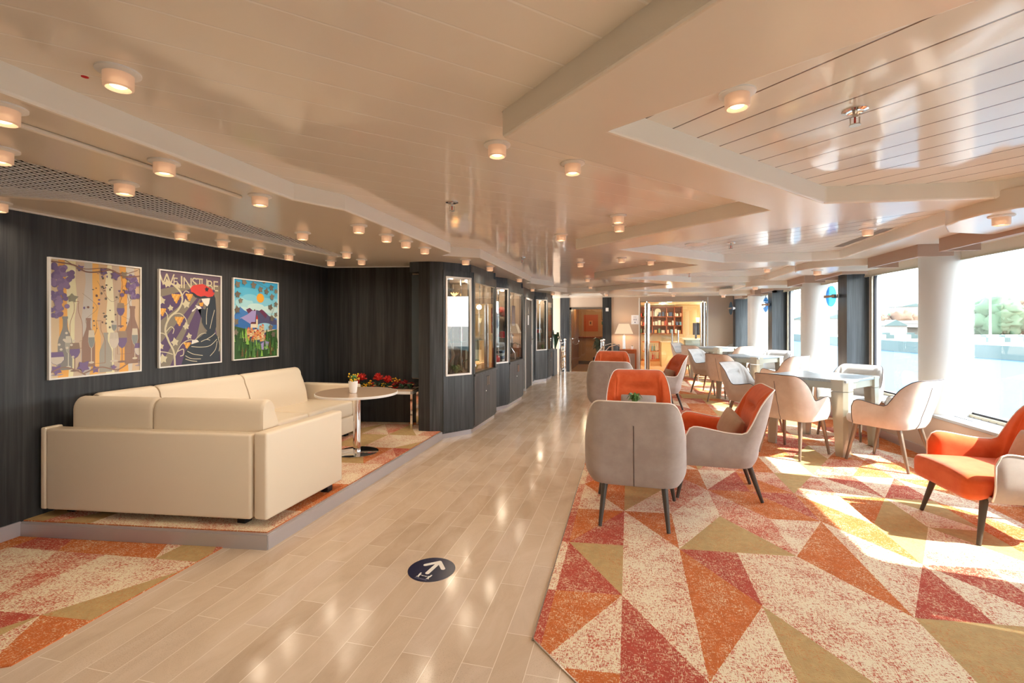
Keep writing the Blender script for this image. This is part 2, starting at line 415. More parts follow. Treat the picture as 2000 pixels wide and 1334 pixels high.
struct(MB().box((-4.0, -3.1, 0), (3.6, -3.0, 2.5)).build('wall_back', M_taupe))
# --- walls on the left
b = MB(); b.box((-4.0, -3, 0), (-3.89, 5.6, 2.4)); struct(b.build('wall_left', M_dark))
b = MB(); b.box((-3.89, -3, 0), (-3.878, 2.27, .1)); struct(b.build('baseboard_left', M_skirt))
b = MB(); b.prism([(-4.0, 5.56), (-2.45, 5.82), (-2.45, 5.92), (-4.0, 5.66)], 0, 2.4); struct(b.build('wall_alcove', M_dark))
b = MB(); b.box((-3.889, -3, ZS-.012), (-3.872, 5.56, ZS-.001)); b.prism([(-3.88, 5.55), (-2.5, 5.78), (-2.5, 5.765), (-3.88, 5.535)], ZS-.012, ZS-.001)
struct(b.build('trim_3', M_white))
# --- stepped showcase wall
WP = [(-2.47, 5.33), (-2.33, 5.34), (-2.19, 5.41), (-1.93, 5.77), (-1.92, 6.80), (-2.10, 7.02), (-2.10, 7.24), (-1.94, 7.65), (-1.91, 8.62), (-2.08, 8.85), (-2.08, 9.25), (-2.16, 11.05), (-1.94, 11.5), (-1.93, 12.3), (-2.1, 12.45)]
CX = [(-2.08, 12.45)]
def wall_run(name, a, b_, z0, z1, mt, th=.07):
    (x0, y0), (x1, y1) = a, b_; d = V((x1-x0, y1-y0)).normalized(); nr = V((-d.y, d.x))*th
    q = MB(); q.prism([a, b_, (x1+nr.x, y1+nr.y), (x0+nr.x, y0+nr.y)], z0, z1); return q.build(name, mt)
b = MB(); inner = [(-2.62, 12.45), (-2.62, 5.9), (-2.47, 5.9)]
# solid plinth and head of the showcase wall, hollow where the display cases are
b.prism([(-2.60, 12.45), (-2.60, 5.33)] + WP[0:15], .06, .088)
struct(b.build('trim_4', M_darkblue))
struct(MB().prism([(-2.60, 12.45), (-2.60, 5.35)] + [(x-.02, y) for x, y in WP], 2.03, 2.3).build('wall_showcases', M_darkblue))
b = MB()
for k in range(1, 14): 
    (x0, y0), (x1, y1) = WP[k], WP[k+1]
    b.prism([(x0-.02, y0), (x1-.02, y1), (x1-.05, y1+.001), (x0-.05, y0+.001)], 0, .088)
struct(b.build('baseboard_showcases', M_skirt))
struct(wall_run('wall_corner', WP[0], WP[1], .09, 2.2, M_dark)); struct(MB().prism([(-2.47, 5.345), (-2.47, 5.86), (-2.71, 5.86)], .09, 2.2).build('wall_corner', M_dark))
struct(MB().prism([WP[1], WP[2], (-2.3, 5.5), (-2.4, 5.45)], .088, 2.2).build('wall_corner', M_darkblue))
struct(wall_run('wall_return', WP[9], WP[10], .088, 2.2, M_darkblue)); 
b = MB(); b.box((-2.75, 5.9, 0), (-2.62, 12.5, 2.35)); struct(b.build('wall_showcase_back', M_dark))
# --- soffit with its recesses
AIS = [(-1.98, -2.8), (-1.98, 2.50), (-1.83, 2.81), (-1.84, 4.77), (-2.0, 4.93), (-1.65, 5.21), (-1.71, 8.42), (-1.83, 8.6), (-1.47, 9.55), (-2.0, 10.5),
       (-1.44, 11.42), (-.75, 11.4), (.8, 9.64), (-.57, 8.12), (.86, 6.51), (-.53, 4.86), (.9, 3.47), (-.5, 1.86), (.9, .5), (-.5, -1.2), (.88, -2.7)]
def bay(dy, near=None): return [(x, y+dy) for x, y in [(-.1, 4.96), (1.14, 6.32), (2.13, 6.40), (2.38, 6.27), (2.32, 3.99), (1.99, 3.72)]]
BAYS = [[(-.07, -1.2), (1.17, .22), (2.1, .3), (2.34, .2), (2.3, -2.6), (1.9, -2.8)],
        [(-.07, 1.90), (1.19, 3.35), (2.14, 3.47), (2.33, 3.32), (2.28, .9), (1.9, .62)][:3] + [(2.33, 3.3), (2.3, .95), (1.93, .60)],
        bay(0), [(-.11, 8.13), (1.11, 9.25), (2.1, 9.38), (2.33, 9.2), (2.3, 7.0), (1.95, 6.8)],
        [(-.15, 11.2), (.94, 12.1), (2.05, 12.28), (2.3, 12.1), (2.28, 10.2), (1.9, 9.95)]]
TRAP = [(-1.66, 12.0), (-1.61, 13.1), (-.68, 12.95), (-.7, 11.9)]
TRI = [(-.37, 13.0), (.48, 13.2), (1.0, 12.75)]
holes = [AIS] + BAYS + [TRAP, TRI]
GR = [(-2.72, 1.0), (-2.71, 2.19), (-2.91, 3.8), (-3.09, 4.72), (-3.20, 4.76), (-3.29, 3.42), (-3.34, 2.21), (-3.62, 2.0), (-3.62, 1.0)]
b = MB(); outer = [(-3.95, -3), (3.5, -3), (3.5, YF), (-3.95, YF)]
hs = holes + [GR]; loops = [outer] + hs
tri = tessellate_polygon([[V((x, y, 0)) for x, y in l] for l in loops]); flat = [p for l in loops for p in l]
b.add([(x, y, ZS) for x, y in flat], tri, M_soffit_shaded)
for l in hs:
    n = len(l); top = ZP+.01 if l is not GR else ZS+.06
    b.add([(x, y, ZS) for x, y in l]+[(x, y, top) for x, y in l], [(k, (k+1) % n, (k+1) % n+n, k+n) for k in range(n)], M_fascia_lit)
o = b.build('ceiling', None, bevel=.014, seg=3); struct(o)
for l, mt in [(AIS, M_plankA)] + [(q, M_plankB) for q in BAYS] + [(TRAP, M_plankA), (TRI, M_plankB)]:
    struct(MB().prism([(x, y) for x, y in l], ZP, ZP+.02).build('ceiling_planks', mt))
struct(MB().box((-4, -3, 2.42), (3.6, YF, 2.5)).build('ceiling_deck', M_white))
q = MB()
for k in (9, 12, 14, 16, 18):
    (x0, y0), (x1, y1) = AIS[k], AIS[k+1] if k+1 < len(AIS) else AIS[0]
    for (xa, ya), (xb, yb_) in (((x0, y0), (x1, y1)),):
        d = V((xb-xa, yb_-ya)).normalized(); nn = V((-d.y, d.x))
        q.prism([(xa+nn.x*.022, ya+nn.y*.022), (xb+nn.x*.022, yb_+nn.y*.022), (xb+nn.x*.030, yb_+nn.y*.030), (xa+nn.x*.030, ya+nn.y*.030)], ZP-.003, ZP+.001)
struct(q.build('ceiling_shadow_gap', mat('shadow gap brown', '6a5442', .7)))
# lowered strip along the sofa side
struct(MB().prism([(-3.9, -3), (-2.19, -3), (-2.19, 2.33), (-2.62, 2.33), (-2.62, -1), (-3.7, -1), (-3.7, 2.0), (-3.9, 2.0)], ZS-.022, ZS).build('ceiling_step', M_soffit_shaded, bevel=.02, seg=3))
# metal mesh panel in the soffit
g = MB(); px, py = .036, .09
def inside(poly, x, y):
    c = False
    for k in range(len(poly)):
        (x0, y0), (x1, y1) = poly[k], poly[k-1]
        if (y0 > y) != (y1 > y) and x < (x1-x0)*(y-y0)/(y1-y0)+x0: c = not c
    return c
GRI = [(-2.70, 1.0), (-2.69, 2.2), (-2.89, 3.8), (-3.08, 4.75), (-3.22, 4.78), (-3.31, 3.42), (-3.36, 2.2), (-3.64, 2.0), (-3.64, 1.0)]
ia = 0
for i in range(int(1.0/.018)):
    for j in range(int(3.9/.09)):
        cx, cyy = -3.66+.018*i, 1.0+.09*j+(.045 if i % 2 else 0)
        if not inside(GRI, cx, cyy): continue
        for sx_, sy_ in ((1, 1), (1, -1)):
            p, q = V((cx, cyy, ZS+.012)), V((cx+.018*sx_, cyy+.045*sy_, ZS+.016))
            d = (q-p).normalized(); s_ = V((-d.y, d.x, 0))*.0022; u_ = V((0, 0, .003))
            g.add([p-s_, p+s_, q+s_, q-s_, p-s_+u_, p+s_+u_, q+s_+u_, q-s_+u_], [(0,1,2,3), (4,7,6,5), (0,4,5,1), (2,6,7,3), (1,5,6,2), (3,7,4,0)])
o = g.build('ceiling_mesh_panel', mat('bright mesh metal', 'ffffff', .4, 0), fix=False); tag(o, 'silver expanded metal mesh panel set in the soffit above the pictures', 'ceiling grille')
struct(MB().prism(GRI, ZS+.06, ZS+.08).build('ceiling_void', mat('void black', '050505', 1, spec=0)))
# --- far wall
def fw(name, x0, x1, z0, z1, mt, y=YF, th=.1): return struct(MB().box((x0, y, z0), (x1, y+th, z1)).build(name, mt))
fw('wall_far', -4.0, -1.95, 0, 2.2, M_taupe); fw('wall_far', -1.68, -.73, 1.87, 2.2, M_taupe); fw('wall_far', -.48, .29, 0, 2.2, M_taupe)
fw('wall_far', .29, 2.1, 2.03, 2.2, M_taupe); fw('wall_far', 2.1, 3.4, 0, 2.2, M_taupe)
fw('wall_far_pier', -1.95, -1.68, 0, 2.2, M_dark, YF-.03, .13); fw('wall_far_pier', -.73, -.48, 0, 2.2, M_dark, YF-.03, .13)
struct(MB().box((.275, YF-.012, 0), (.30, YF, 2.13)).build('trim_5', M_white)); struct(MB().box((2.085, YF-.012, 0), (2.105, YF, 2.13)).build('trim_5', M_white))
struct(MB().box((-.48, YF-.015, 0), (.29, YF, .1)).build('baseboard_far', M_skirt))
# --- corridor behind the left glass door
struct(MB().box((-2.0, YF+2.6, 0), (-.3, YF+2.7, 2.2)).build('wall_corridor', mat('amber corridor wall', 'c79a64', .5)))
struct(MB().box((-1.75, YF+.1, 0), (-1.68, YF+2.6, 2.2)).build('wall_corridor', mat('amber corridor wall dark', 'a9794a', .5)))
struct(MB().box((-.45, YF+.1, 0), (-.38, YF+2.6, 2.2)).build('wall_corridor', M_taupe))
struct(MB().box((-2, YF+.1, 2.02), (-.3, YF+2.6, 2.1)).build('ceiling_corridor', mat('corridor ceiling', 'b98a58', .4)))
struct(MB().box((-1.75, YF+.1, 0), (-.4, YF+2.6, .004)).build('floor_corridor', mat('amber corridor floor', 'b58446', .35)))
# --- shop room behind the glass doors
struct(MB().box((.2, 19.4, 0), (3.6, 19.5, 2.3)).build('wall_shop', M_cream)); struct(MB().box((3.3, YF+.1, 0), (3.4, 15.2, 2.3)).build('wall_shop', M_yellow)); struct(MB().box((3.3, 17.4, 0), (3.4, 19.4, 2.3)).build('wall_shop', M_yellow)); struct(MB().box((3.3, 15.2, 0), (3.4, 17.4, .5)).build('wall_shop', M_yellow))
struct(MB().box((.1, YF+.1, 0), (.2, 19.4, 2.3)).build('wall_shop', M_taupe)); struct(MB().box((.1, YF+.1, 2.1), (3.4, 19.5, 2.2)).build('ceiling_shop', mat('shop ceiling', 'f1dfb4', .5)))
struct(MB().box((.2, YF+.1, 0), (3.3, 19.4, .004)).build('floor_shop', carpet('shop carpet', 'c98c55', 'e2bf92', .5)))
# ---------------------------------------------------------------- window side
HN = [(-3.2, 3.44), (2.7, 3.38), (5.9, 3.31), (7.6, 3.24), (9.2, 3.18), (10.8, 3.13), (12.4, 3.07), (13.95, 2.93)]
def XH(y):
    for (a, xa), (b_, xb) in zip(HN, HN[1:]):
        if y <= b_: return xa+(xb-xa)*(y-a)/(b_-a)
    return HN[-1][1]
GC = [-2.2, -.57, 1.08, 2.72, 4.37, 6.02, 7.67, 9.22, 10.84, 12.40, 13.9]
def rr(s0, s1, z0, z1, r, n=6):
    out = []
    for (cx, cz, a0) in ((s1-r, z0+r, -90), (s1-r, z1-r, 0), (s0+r, z1-r, 90), (s0+r, z0+r, 180)):
        for k in range(n+1): a = R(a0+90*k/n); out.append((cx+r*cos(a), cz+r*sin(a)))
    return out
WZ0, WZ1 = .50, 2.13
hull = MB(); wins = []
for i in range(len(GC)-1):
    wins.append((GC[i]+.18, GC[i+1]-.18))
outer = [(-3.2, 0), (14.2, 0), (14.2, 2.45), (-3.2, 2.45)]
loops = [[V((y, z, 0)) for y, z in outer]] + [[V((y, z, 0)) for y, z in rr(a, c, WZ0, WZ1, .13)] for a, c in wins]
flat = [p for l in loops for p in l]; tri = tessellate_polygon(loops)
n0 = len(flat)
# subdivide long outline by adding hull nodes is unnecessary: the curve is carried by the holes
pts = [(XH(p.x), p.x, p.y) for p in flat]
hull.add(pts, tri); hull.add([(x+.09, y, z) for x, y, z in pts], tri)
o_ = len(loops[0])
for l in loops[1:]:
    n = len(l); A = [(XH(p.x), p.x, p.y) for p in l]; hull.add(A+[(x+.09, y, z) for x, y, z in A], [(k, (k+1) % n, (k+1) % n+n, k+n) for k in range(n)])
struct(hull.build('wall_right', M_hull))
def ring(mb, prof_out, prof_in, x0, x1):
    n = len(prof_out)
    vs = []
    for dx, pr in ((x0, prof_out), (x0, prof_in), (x1, prof_in), (x1, prof_out)): vs += [(XH(y)+dx, y, z) for y, z in pr]
    fs = []
    for r in range(4):
        for k in range(n): fs.append((r*n+k, r*n+(k+1) % n, ((r+1) % 4)*n+(k+1) % n, ((r+1) % 4)*n+k))
    mb.add(vs, fs)
for i, (a, c) in enumerate(wins):
    t = empty('window_%d' % (i+1), (0, 0, 0)); t['kind'] = 'structure'
    q = MB(); ring(q, rr(a-.05, c+.05, WZ0-.05, WZ1+.04, .16), rr(a, c, WZ0, WZ1, .13), -.02, .02); f = q.build('window_frame', M_beigemetal, t)
    q = MB(); ring(q, rr(a-.004, c+.004, WZ0-.004, WZ1+.004, .134), rr(a+.018, c-.018, WZ0+.018, WZ1-.018, .12), .004, .03); q.build('window_gasket', M_gasket, t)
    pr = rr(a+.01, c-.01, WZ0+.01, WZ1-.01, .125); q = MB(); q.add([(XH(y)+.02, y, z) for y, z in pr], [tuple(range(len(pr)))]); q.build('window_pane', G_win, t)
    if i >= 3:
        q = MB()
        ns = int((c-a)/.09)
        for k in range(ns):
            y = a+.02+(c-a-.04)*k/(ns-1); x = XH(y)-.024
            q.lathe([(.005, 0), (.005, .004)], (0, 0, 0), 6)
            for p in range(len(q.v)-12, len(q.v)):
                vx, vy, vz = q.v[p]; q.v[p] = (x-vz+.004, y+vx, WZ0-.025+vy)
        q.build('frame_bolts', M_steel, t)
# parapet, sill with air slots
def strip(y0, y1, dx0, dx1, z0, z1, step=1.0):
    q = MB(); n = max(1, int((y1-y0)/step)); ys = [y0+(y1-y0)*k/n for k in range(n+1)]
    L = [(XH(y)+dx0, y) for y in ys]; RR = [(XH(y)+dx1, y) for y in ys]
    q.prism(L+RR[::-1], z0, z1); return q
struct(strip(-3, YF, -.27, -.18, 0, .44).build('wall_parapet', M_lowwall)); struct(strip(-3, YF, -.285, -.27, 0, .10).build('baseboard_right', M_skirt))
struct(strip(-3, YF, -.30, .02, .44, .47).build('trim_sill', M_sill, bevel=.006))
for k in range(3, 10):
    a, c = wins[k]; struct(strip(a+.1, a+(c-a)*.48, -.15, -.135, .4705, .4722).build('trim_slot', M_black)); struct(strip(a+(c-a)*.52, c-.1, -.15, -.135, .4705, .4722).build('trim_slot', M_black))
# white round column covers and dark laminate piers between the windows
for i, g_ in enumerate(GC):
    if i in (3, 5, 7, 9, 1):
        y = g_-.10 if g_ < 12 else g_; x = XH(y)-.10
        q = MB(); n = 20
        prof = [(x+.205*cos(R(90+180*k/n)), y+.23*sin(R(90+180*k/n))) for k in range(n+1)]
        q.prism([(x+.12, y+.23)]+prof+[(x+.12, y-.23)], .47, 2.2); o = q.build('wall_column', M_hull, smooth=30); struct(o)
    else:
        y0 = g_-.07 if g_ < 13 else 13.45; y1 = y0+.30; x0, x1 = XH(y0)-.27, XH(y0)+.02
        struct(MB().box((x0, y0, .47), (x1, y1, 2.2)).build('wall_pier', M_darkblue if i % 2 else M_darkblue))
# pelmets in front of the window heads, roller blinds
PEL = [(-.9, .3), (.75, 1.85), (2.3, 3.3), (3.85, 4.98), (5.3, 6.27), (6.95, 7.86), (8.3, 9.12), (9.95, 10.8), (11.3, 12.0), (12.5, 13.4)]
for k, (a, c) in enumerate(PEL):
    q = MB(); q.box((2.66, a, ZS-.115), (2.69, c, ZS)); q.box((2.69, a, ZS-.115), (2.95, a+.03, ZS)); q.box((2.69, c-.03, ZS-.115), (2.95, c, ZS))
    struct(q.build('trim_pelmet', mat('pelmet taupe', 'b59a88', .5) if k == 0 else bpy.data.materials['pelmet taupe']))
for k, (a, c) in enumerate(wins):
    t = empty('roller_blind', (XH((a+c)/2), (a+c)/2, 2.1)); lab = ['', '', 'pale roller blind added unseen beside the camera, lowered to trim the sun patch', 'pale roller blind rolled up over the window just beyond the lowered one', 'pale roller blind rolled up over the nearest visible window, right of the nearest white column', 'pale roller blind between the nearest white column and the nearest dark pier', 'pale roller blind between the nearest dark pier and the second white column', 'pale roller blind between the second white column and the second dark pier', 'pale roller blind between the second dark pier and the third white column', 'pale roller blind over the last window by the shop wall'][k] or 'pale roller blind rolled up over a window behind the camera'
    tag(t, lab, 'blind', 'roller blinds over the windows')
    A, B_ = a-.03, c+.03; h = XH((a+c)/2)
    zl_ = 2.05 if k != 2 else .56
    if k == 2: B_ = c-.16  # this lowered blind is added out of view, narrowed to leave a sun slit
    q = strip(A, B_, -.088, -.080, zl_, 2.2); o = q.build('blind_cloth', bpy.data.materials.get('blind cloth') or mat('blind cloth', 'd9d2c4', .7)); o.parent = t; o.matrix_parent_inverse = Matrix.Translation(-t.location)
    q = strip(A, B_, -.095, -.073, zl_-.014, zl_+.004); o = q.build('bottom_rail', M_beigemetal); o.parent = t; o.matrix_parent_inverse = Matrix.Translation(-t.location)
# lowered drums of the soffit at the dark piers
for k, dy in enumerate((-6.2, -3.08, 0, 2.85, 5.35)):
    s = 1
    P_ = [(2.95, 6.33), (2.55, 6.31), (2.33, 6.36), (2.19, 6.47), (2.11, 6.62), (2.09, 6.8), (2.13, 7.0), (2.28, 7.25), (2.6, 7.4), (2.95, 7.4)]
    if dy > 2: P_ = [(x-.03*(dy-2)/3, 6.33+(y-6.33)*.75) for x, y in P_]
    struct(MB().prism([(x, y+dy) for x, y in P_], 2.07, ZS+.05).build('ceiling_drum', M_soffit_shaded, bevel=.01, smooth=30))
# ================================================================ display cases
def local(a, b_):
    """frame along the wall a->b (s along, d out of the wall towards the aisle)"""
    (x0, y0), (x1, y1) = a, b_; L = math.hypot(x1-x0, y1-y0); ex = V(((x1-x0)/L, (y1-y0)/L, 0)); en = V((ex.y, -ex.x, 0))
    Mx = Matrix(((ex.x, en.x, 0, x0), (ex.y, en.y, 0, y0), (0, 0, 1, 0), (0, 0, 0, 1)))
    return L, Mx
def vbox(mb, Mx, s0, s1, d0, d1, z0, z1, mt=None): return mb.box((s0, d0, z0), (s1, d1, z1), mt, Mx)
M_caseback = mat('case back taupe', 'a08c78', .5); M_casedark = mat('case back slate', '3c464c', .5)
def stuff_plant(mb, c, r, h, n, rnd, mt, wid=.012):
    for k in range(n):
        a = rnd.uniform(0, 2*pi); l = rnd.uniform(.5, 1)
        p0 = V(c); p1 = p0+V((cos(a)*r*l*.5, sin(a)*r*l*.5, h*rnd.uniform(.5, 1))); p2 = p0+V((cos(a)*r*l, sin(a)*r*l, h*rnd.uniform(.3, .9)))
        s_ = V((-sin(a), cos(a), 0))*wid
        mb.add([p0-s_*.3, p0+s_*.3, p1+s_, p1-s_, p2], [(0,1,2,3), (3,2,4)], mt)
def case(k, i0, lab, frontlab):
    a, b_, c = WP[i0], WP[i0+1], WP[i0+2]
    cab = empty('display_cabinet', (a[0], a[1], 0)); tag(cab, lab, 'cabinet', 'built-in display cabinets along the aisle')
    inv = Matrix.Translation(-cab.location)
    def P(mb, name, mt=None, par=None, **kw):
        o = mb.build(name, mt, **kw); o.parent = par or cab
        if not par: o.matrix_parent_inverse = inv
        return o
    L1, M1 = local(a, b_); L2, M2 = local(b_, c)
    zt, zb = 1.955, .78; zt2, zb2 = 1.93, .755
    w1, w2 = (.05, L1-.06), (.06, L2-.05)
    q = MB()
    vbox(q, M1, 0, w1[0], -.03, .015, .088, 2.05); vbox(q, M1, w1[1], L1, -.03, .015, .088, 2.05); vbox(q, M1, w1[0], w1[1], -.03, .015, .088, zb); vbox(q, M1, w1[0], w1[1], -.03, .015, zt, 2.05)
    vbox(q, M2, 0, w2[0], -.03, .015, .088, 2.05); vbox(q, M2, w2[1], L2, -.03, .015, .088, 2.05); vbox(q, M2, w2[0], w2[1], -.03, .0, .088, zb2); vbox(q, M2, w2[0], w2[1], -.03, .015, zt2, 2.05)
    P(q, 'carcass', M_darkblue)
    q = MB(); t_ = .022
    vbox(q, M1, w1[0]-t_, w1[1]+t_, .005, .03, zt, zt+t_); vbox(q, M1, w1[0]-t_, w1[1]+t_, .005, .03, zb-t_, zb); vbox(q, M1, w1[0]-t_, w1[0], .005, .03, zb, zt); vbox(q, M1, w1[1], w1[1]+t_, .005, .03, zb, zt)
    o = P(q, 'window_frame', M_white); o['label'] = 'white frame of the narrow side pane'
    q = MB(); q.add([M1 @ V(p) for p in ((w1[0], .01, zb), (w1[1], .01, zb), (w1[1], .01, zt), (w1[0], .01, zt))], [(0,1,2,3)]); P(q, 'side_glass', G_case)
    q = MB(); q.add([M2 @ V(p) for p in ((w2[0], .0, zb2), (w2[1], .0, zb2), (w2[1], .0, zt2), (w2[0], .0, zt2))], [(0,1,2,3)]); P(q, 'front_glass', G_case)
    q = MB(); vbox(q, M2, 0, L2, -.02, .035, zb2-.03, zb2); P(q, 'ledge', M_darkblue)
    q = MB(); vbox(q, M2, w2[0], w2[1], -.01, .012, zt2-.012, zt2); P(q, 'top_rail', M_steel)
    mid = (w2[0]+w2[1])/2
    for s0, s1, hs in ((w2[0]-.04, mid-.002, mid-.035), (mid+.002, w2[1]+.03, mid+.035)):
        q = MB(); vbox(q, M2, s0, s1, 0, .02, .10, zb2-.035); d = P(q, 'door', M_darkblue)
        q = MB(); q.tube([M2 @ V(p) for p in ((hs, .02, .68), (hs, .045, .68), (hs, .045, .56), (hs, .02, .56))], .006, 8); P(q, 'handle', M_chrome, d)
    q = MB(); q.sphere(M2 @ V((mid-.03, .024, .48)), .009); P(q, 'lock', M_chrome)
    # inside: floor, ceiling, back, shelves on chrome rods
    y0, y1 = a[1]+.02, c[1]-.02
    q = MB(); q.prism([(-2.60, y0), (a[0]-.04, y0), (b_[0]-.05, b_[1]), (c[0]-.05, y1), (-2.6, y1)], zb-.06, zb-.035, M_caseback); q.prism([(-2.60, y0), (a[0]-.04, y0), (b_[0]-.05, b_[1]), (c[0]-.05, y1), (-2.6, y1)], 1.99, 2.02, M_caseback)
    q.box((-2.61, y0, zb-.05), (-2.59, y1, 2.0), M_casedark if k == 0 else M_caseback); q.box((-2.6, y1-.02, zb-.05), (c[0]-.05, y1, 2.0), M_caseback); q.box((-2.6, y0-.01, zb-.05), (a[0]-.06, y0+.01, 2.0), M_casedark)
    P(q, 'lining')
    sh = []
    for z_ in (1.16, 1.52):
        q = MB(); q.prism([(-2.55, y0+.1), (b_[0]-.16, b_[1]), (c[0]-.16, y1-.08), (-2.55, y1-.08)], z_, z_+.008); P(q, 'shelf', bpy.data.materials.get('green glass shelf') or mat('green glass shelf', 'a9c9bd', .05, trans=.6))
    for x, y in ((-2.2, a[1]+.22), (b_[0]-.2, b_[1]+.12), (c[0]-.2, y1-.12), (-2.5, y1-.2), (-2.5, a[1]+.3)): q = MB(); q.tube([(x, y, zb-.03), (x, y, 1.99)], .008, 8); P(q, 'shelf_rod', M_chrome)
    for x, y in ((-2.25, b_[1]+.05), (-2.2, (b_[1]+y1)/2+.1)):
        q = MB(); q.lathe([(.035, 0), (.035, -.012)], (x, y, 1.99), 16); o = P(q, 'case_spotlight', M_bulb)
        l = bpy.data.lights.new('case_light', 'POINT'); l.energy = 2.2; l.color = (1, .8, .6); l.shadow_soft_size = .03; lo = bpy.data.objects.new('case_light', l); col.objects.link(lo); lo.location = (x, y, 1.94)
case(0, 2, 'nearest dark display cabinet with a branch sculpture behind glass', '')
case(1, 6, 'middle dark display cabinet holding a red cap and a red bag', '')
case(2, 11, 'farthest dark display cabinet beside the steel railing', '')
# returns between the cases and the store door
struct(wall_run('wall_return', WP[4], WP[5], .088, 2.2, M_darkblue)); struct(wall_run('wall_return', WP[8], WP[9], .088, 2.2, M_darkblue)); struct(wall_run('wall_return', WP[5], WP[6], .088, 2.2, M_darkblue, .05)); struct(wall_run('wall_return', WP[13], WP[14], .088, 2.2, M_darkblue, .05))
LD, MD = local(WP[10], WP[11])
t = empty('door_1'); t['kind'] = 'structure'
q = MB(); vbox(q, MD, 0, .42, -.06, 0, .088, 2.2); vbox(q, MD, 1.36, LD, -.06, 0, .088, 2.2); vbox(q, MD, .42, 1.36, -.06, 0, 1.93, 2.2); struct(q.build('wall_store', M_darkblue))
q = MB(); vbox(q, MD, .42, .46, -.02, .02, 0, 1.95); vbox(q, MD, 1.32, 1.36, -.02, .02, 0, 1.95); vbox(q, MD, .42, 1.36, -.02, .02, 1.91, 1.95); q.build('door_frame', M_white, t)
q = MB(); vbox(q, MD, .46, 1.32, -.03, 0, 0.01, 1.91); q.build('door_panel', M_dark, t)
q = MB(); vbox(q, MD, 1.25, 1.27, 0, .012, .93, 1.12); q.tube([MD @ V(p) for p in ((1.26, .01, 1.05), (1.26, .05, 1.05), (1.15, .05, 1.05))], .009, 8); q.build('door_handle', M_chrome, t)
q = MB(); vbox(q, MD, .8, .95, 0, .003, 1.37, 1.58); tag(q.build('door_notice', M_paper), 'white paper notice on the narrow dark store door', 'notice')
q = MB(); vbox(q, MD, .85, .9, 0, .004, 1.62, 1.75); tag(q.build('door_number_plate', M_steel), 'slim steel plate above the notice on the dark store door', 'sign')
# ---- contents of the cases
rnd = random.Random(4)
M_branch = mat('grey driftwood', '8a7d6c', .7); M_glow = mat('amber blossom glass', 'f7c98a', .3, emit='ffb968', es=1.6); M_redf = mat('red cloth', 'c8232c', .7)
t = empty('branch_sculpture', (-2.25, 5.78, .75)); tag(t, 'twisted driftwood branch with glowing amber blossoms in the nearest showcase', 'sculpture')
q = MB(); pts = [(0, 0, 0), (.03, .05, .25), (-.03, -.02, .5), (.05, .02, .72), (.0, .12, .9)]
q.tube(pts, [.03, .028, .024, .02, .012], 8)
for k in range(26):
    p = V(pts[rnd.choice((2, 3, 3, 4))])+V((rnd.uniform(-.02, .02),)*3); a = rnd.uniform(0, 2*pi)
    p1 = p+V((cos(a)*.08, sin(a)*.08, rnd.uniform(-.02, .1))); p2 = p1+V((cos(a+.6)*.07, sin(a+.6)*.07, rnd.uniform(-.03, .09)))
    q.tube([p, p1, p2], [.008, .005, .003], 5)
q.build('branch', M_branch, t, smooth=True)
q = MB()
for c_ in ((.05, .05, 1.0), (.0, .25, .93), (-.12, .0, .85)):
    for k in range(9):
        a = 2*pi*k/9; p = V(c_); s_ = V((-sin(a), cos(a), 0))*.016; q.add([p, p+V((cos(a)*.035, sin(a)*.035, .03))+s_, p+V((cos(a)*.06, sin(a)*.06, .055)), p+V((cos(a)*.035, sin(a)*.035, .03))-s_], [(0,1,2,3)])
q.build('blossoms', M_glow, t)
def thing_plant(loc, r, h, label, pot=None, n=40, mt=None, name='small_plant', wid=.012, seed=1):
    rn = random.Random(seed); t = empty(name, loc); tag(t, label, 'plant'); q = MB(); stuff_plant(q, (0, 0, .0 if not pot else pot[1]*.9), r, h, n, rn, None, wid); q.build('foliage', mt or M_leaf, t, fix=False)
    if pot:
        q = MB(); pr, ph = pot[:2]; q.lathe([(pr*.72, 0), (pr*.76, .004), (pr, ph), (pr*.93, ph), (pr*.9, ph*.86), (.001, ph*.86)], (0, 0, 0), 24); q.build('pot', pot[2], t, smooth=True)
    return t
thing_plant((-2.16, 5.78, .746), .12, .13, 'spiky green plant on the floor of the nearest showcase', n=46, seed=2)
thing_plant((-2.3, 5.72, 1.168), .08, .07, 'small green sprig on the glass shelf of the nearest showcase', n=26, seed=3)
thing_plant((-2.12, 6.5, .746), .11, .14, 'leafy arrangement low in the wide pane of the nearest showcase', n=46, seed=4)
def bx(name, a, b_, mt, label, cat, group=None, bev=0, parent=None, M=None):
    q = MB(); q.box(a, b_, None, M); o = q.build(name, mt, bevel=bev)
    return tag(o, label, cat, group)
M_wine = mat('dark bottle glass', '23301f', .1); M_pap = mat('cream card', 'e9dcc0', .6)
def bottle(loc, r, h, mt, label, group=None, tilt=0):
    q = MB(); q.lathe([(r, 0), (r, h*.55), (r*.85, h*.66), (r*.32, h*.76), (r*.32, h), (.001, h)], (0, 0, 0), 14)
    o = q.build('bottle', mt, smooth=True); o.location = loc; o.rotation_euler = (tilt, 0, 0); return tag(o, label, 'bottle', group)
bottle((-2.2, 6.05, .746), .035, .3, M_wine, 'dark bottle standing on the floor of the nearest showcase')
bottle((-2.28, 6.3, 1.168), .03, .24, mat('red bottle', '8a2a2a', .2), 'reddish bottle on the glass shelf of the nearest showcase')
q = MB(); q.prism([(-2.3, 6.55), (-2.08, 6.62), (-2.09, 6.63), (-2.31, 6.56)], .746, 1.02); tag(q.build('display_card', M_pap), 'cream display card standing in the nearest showcase', 'card')
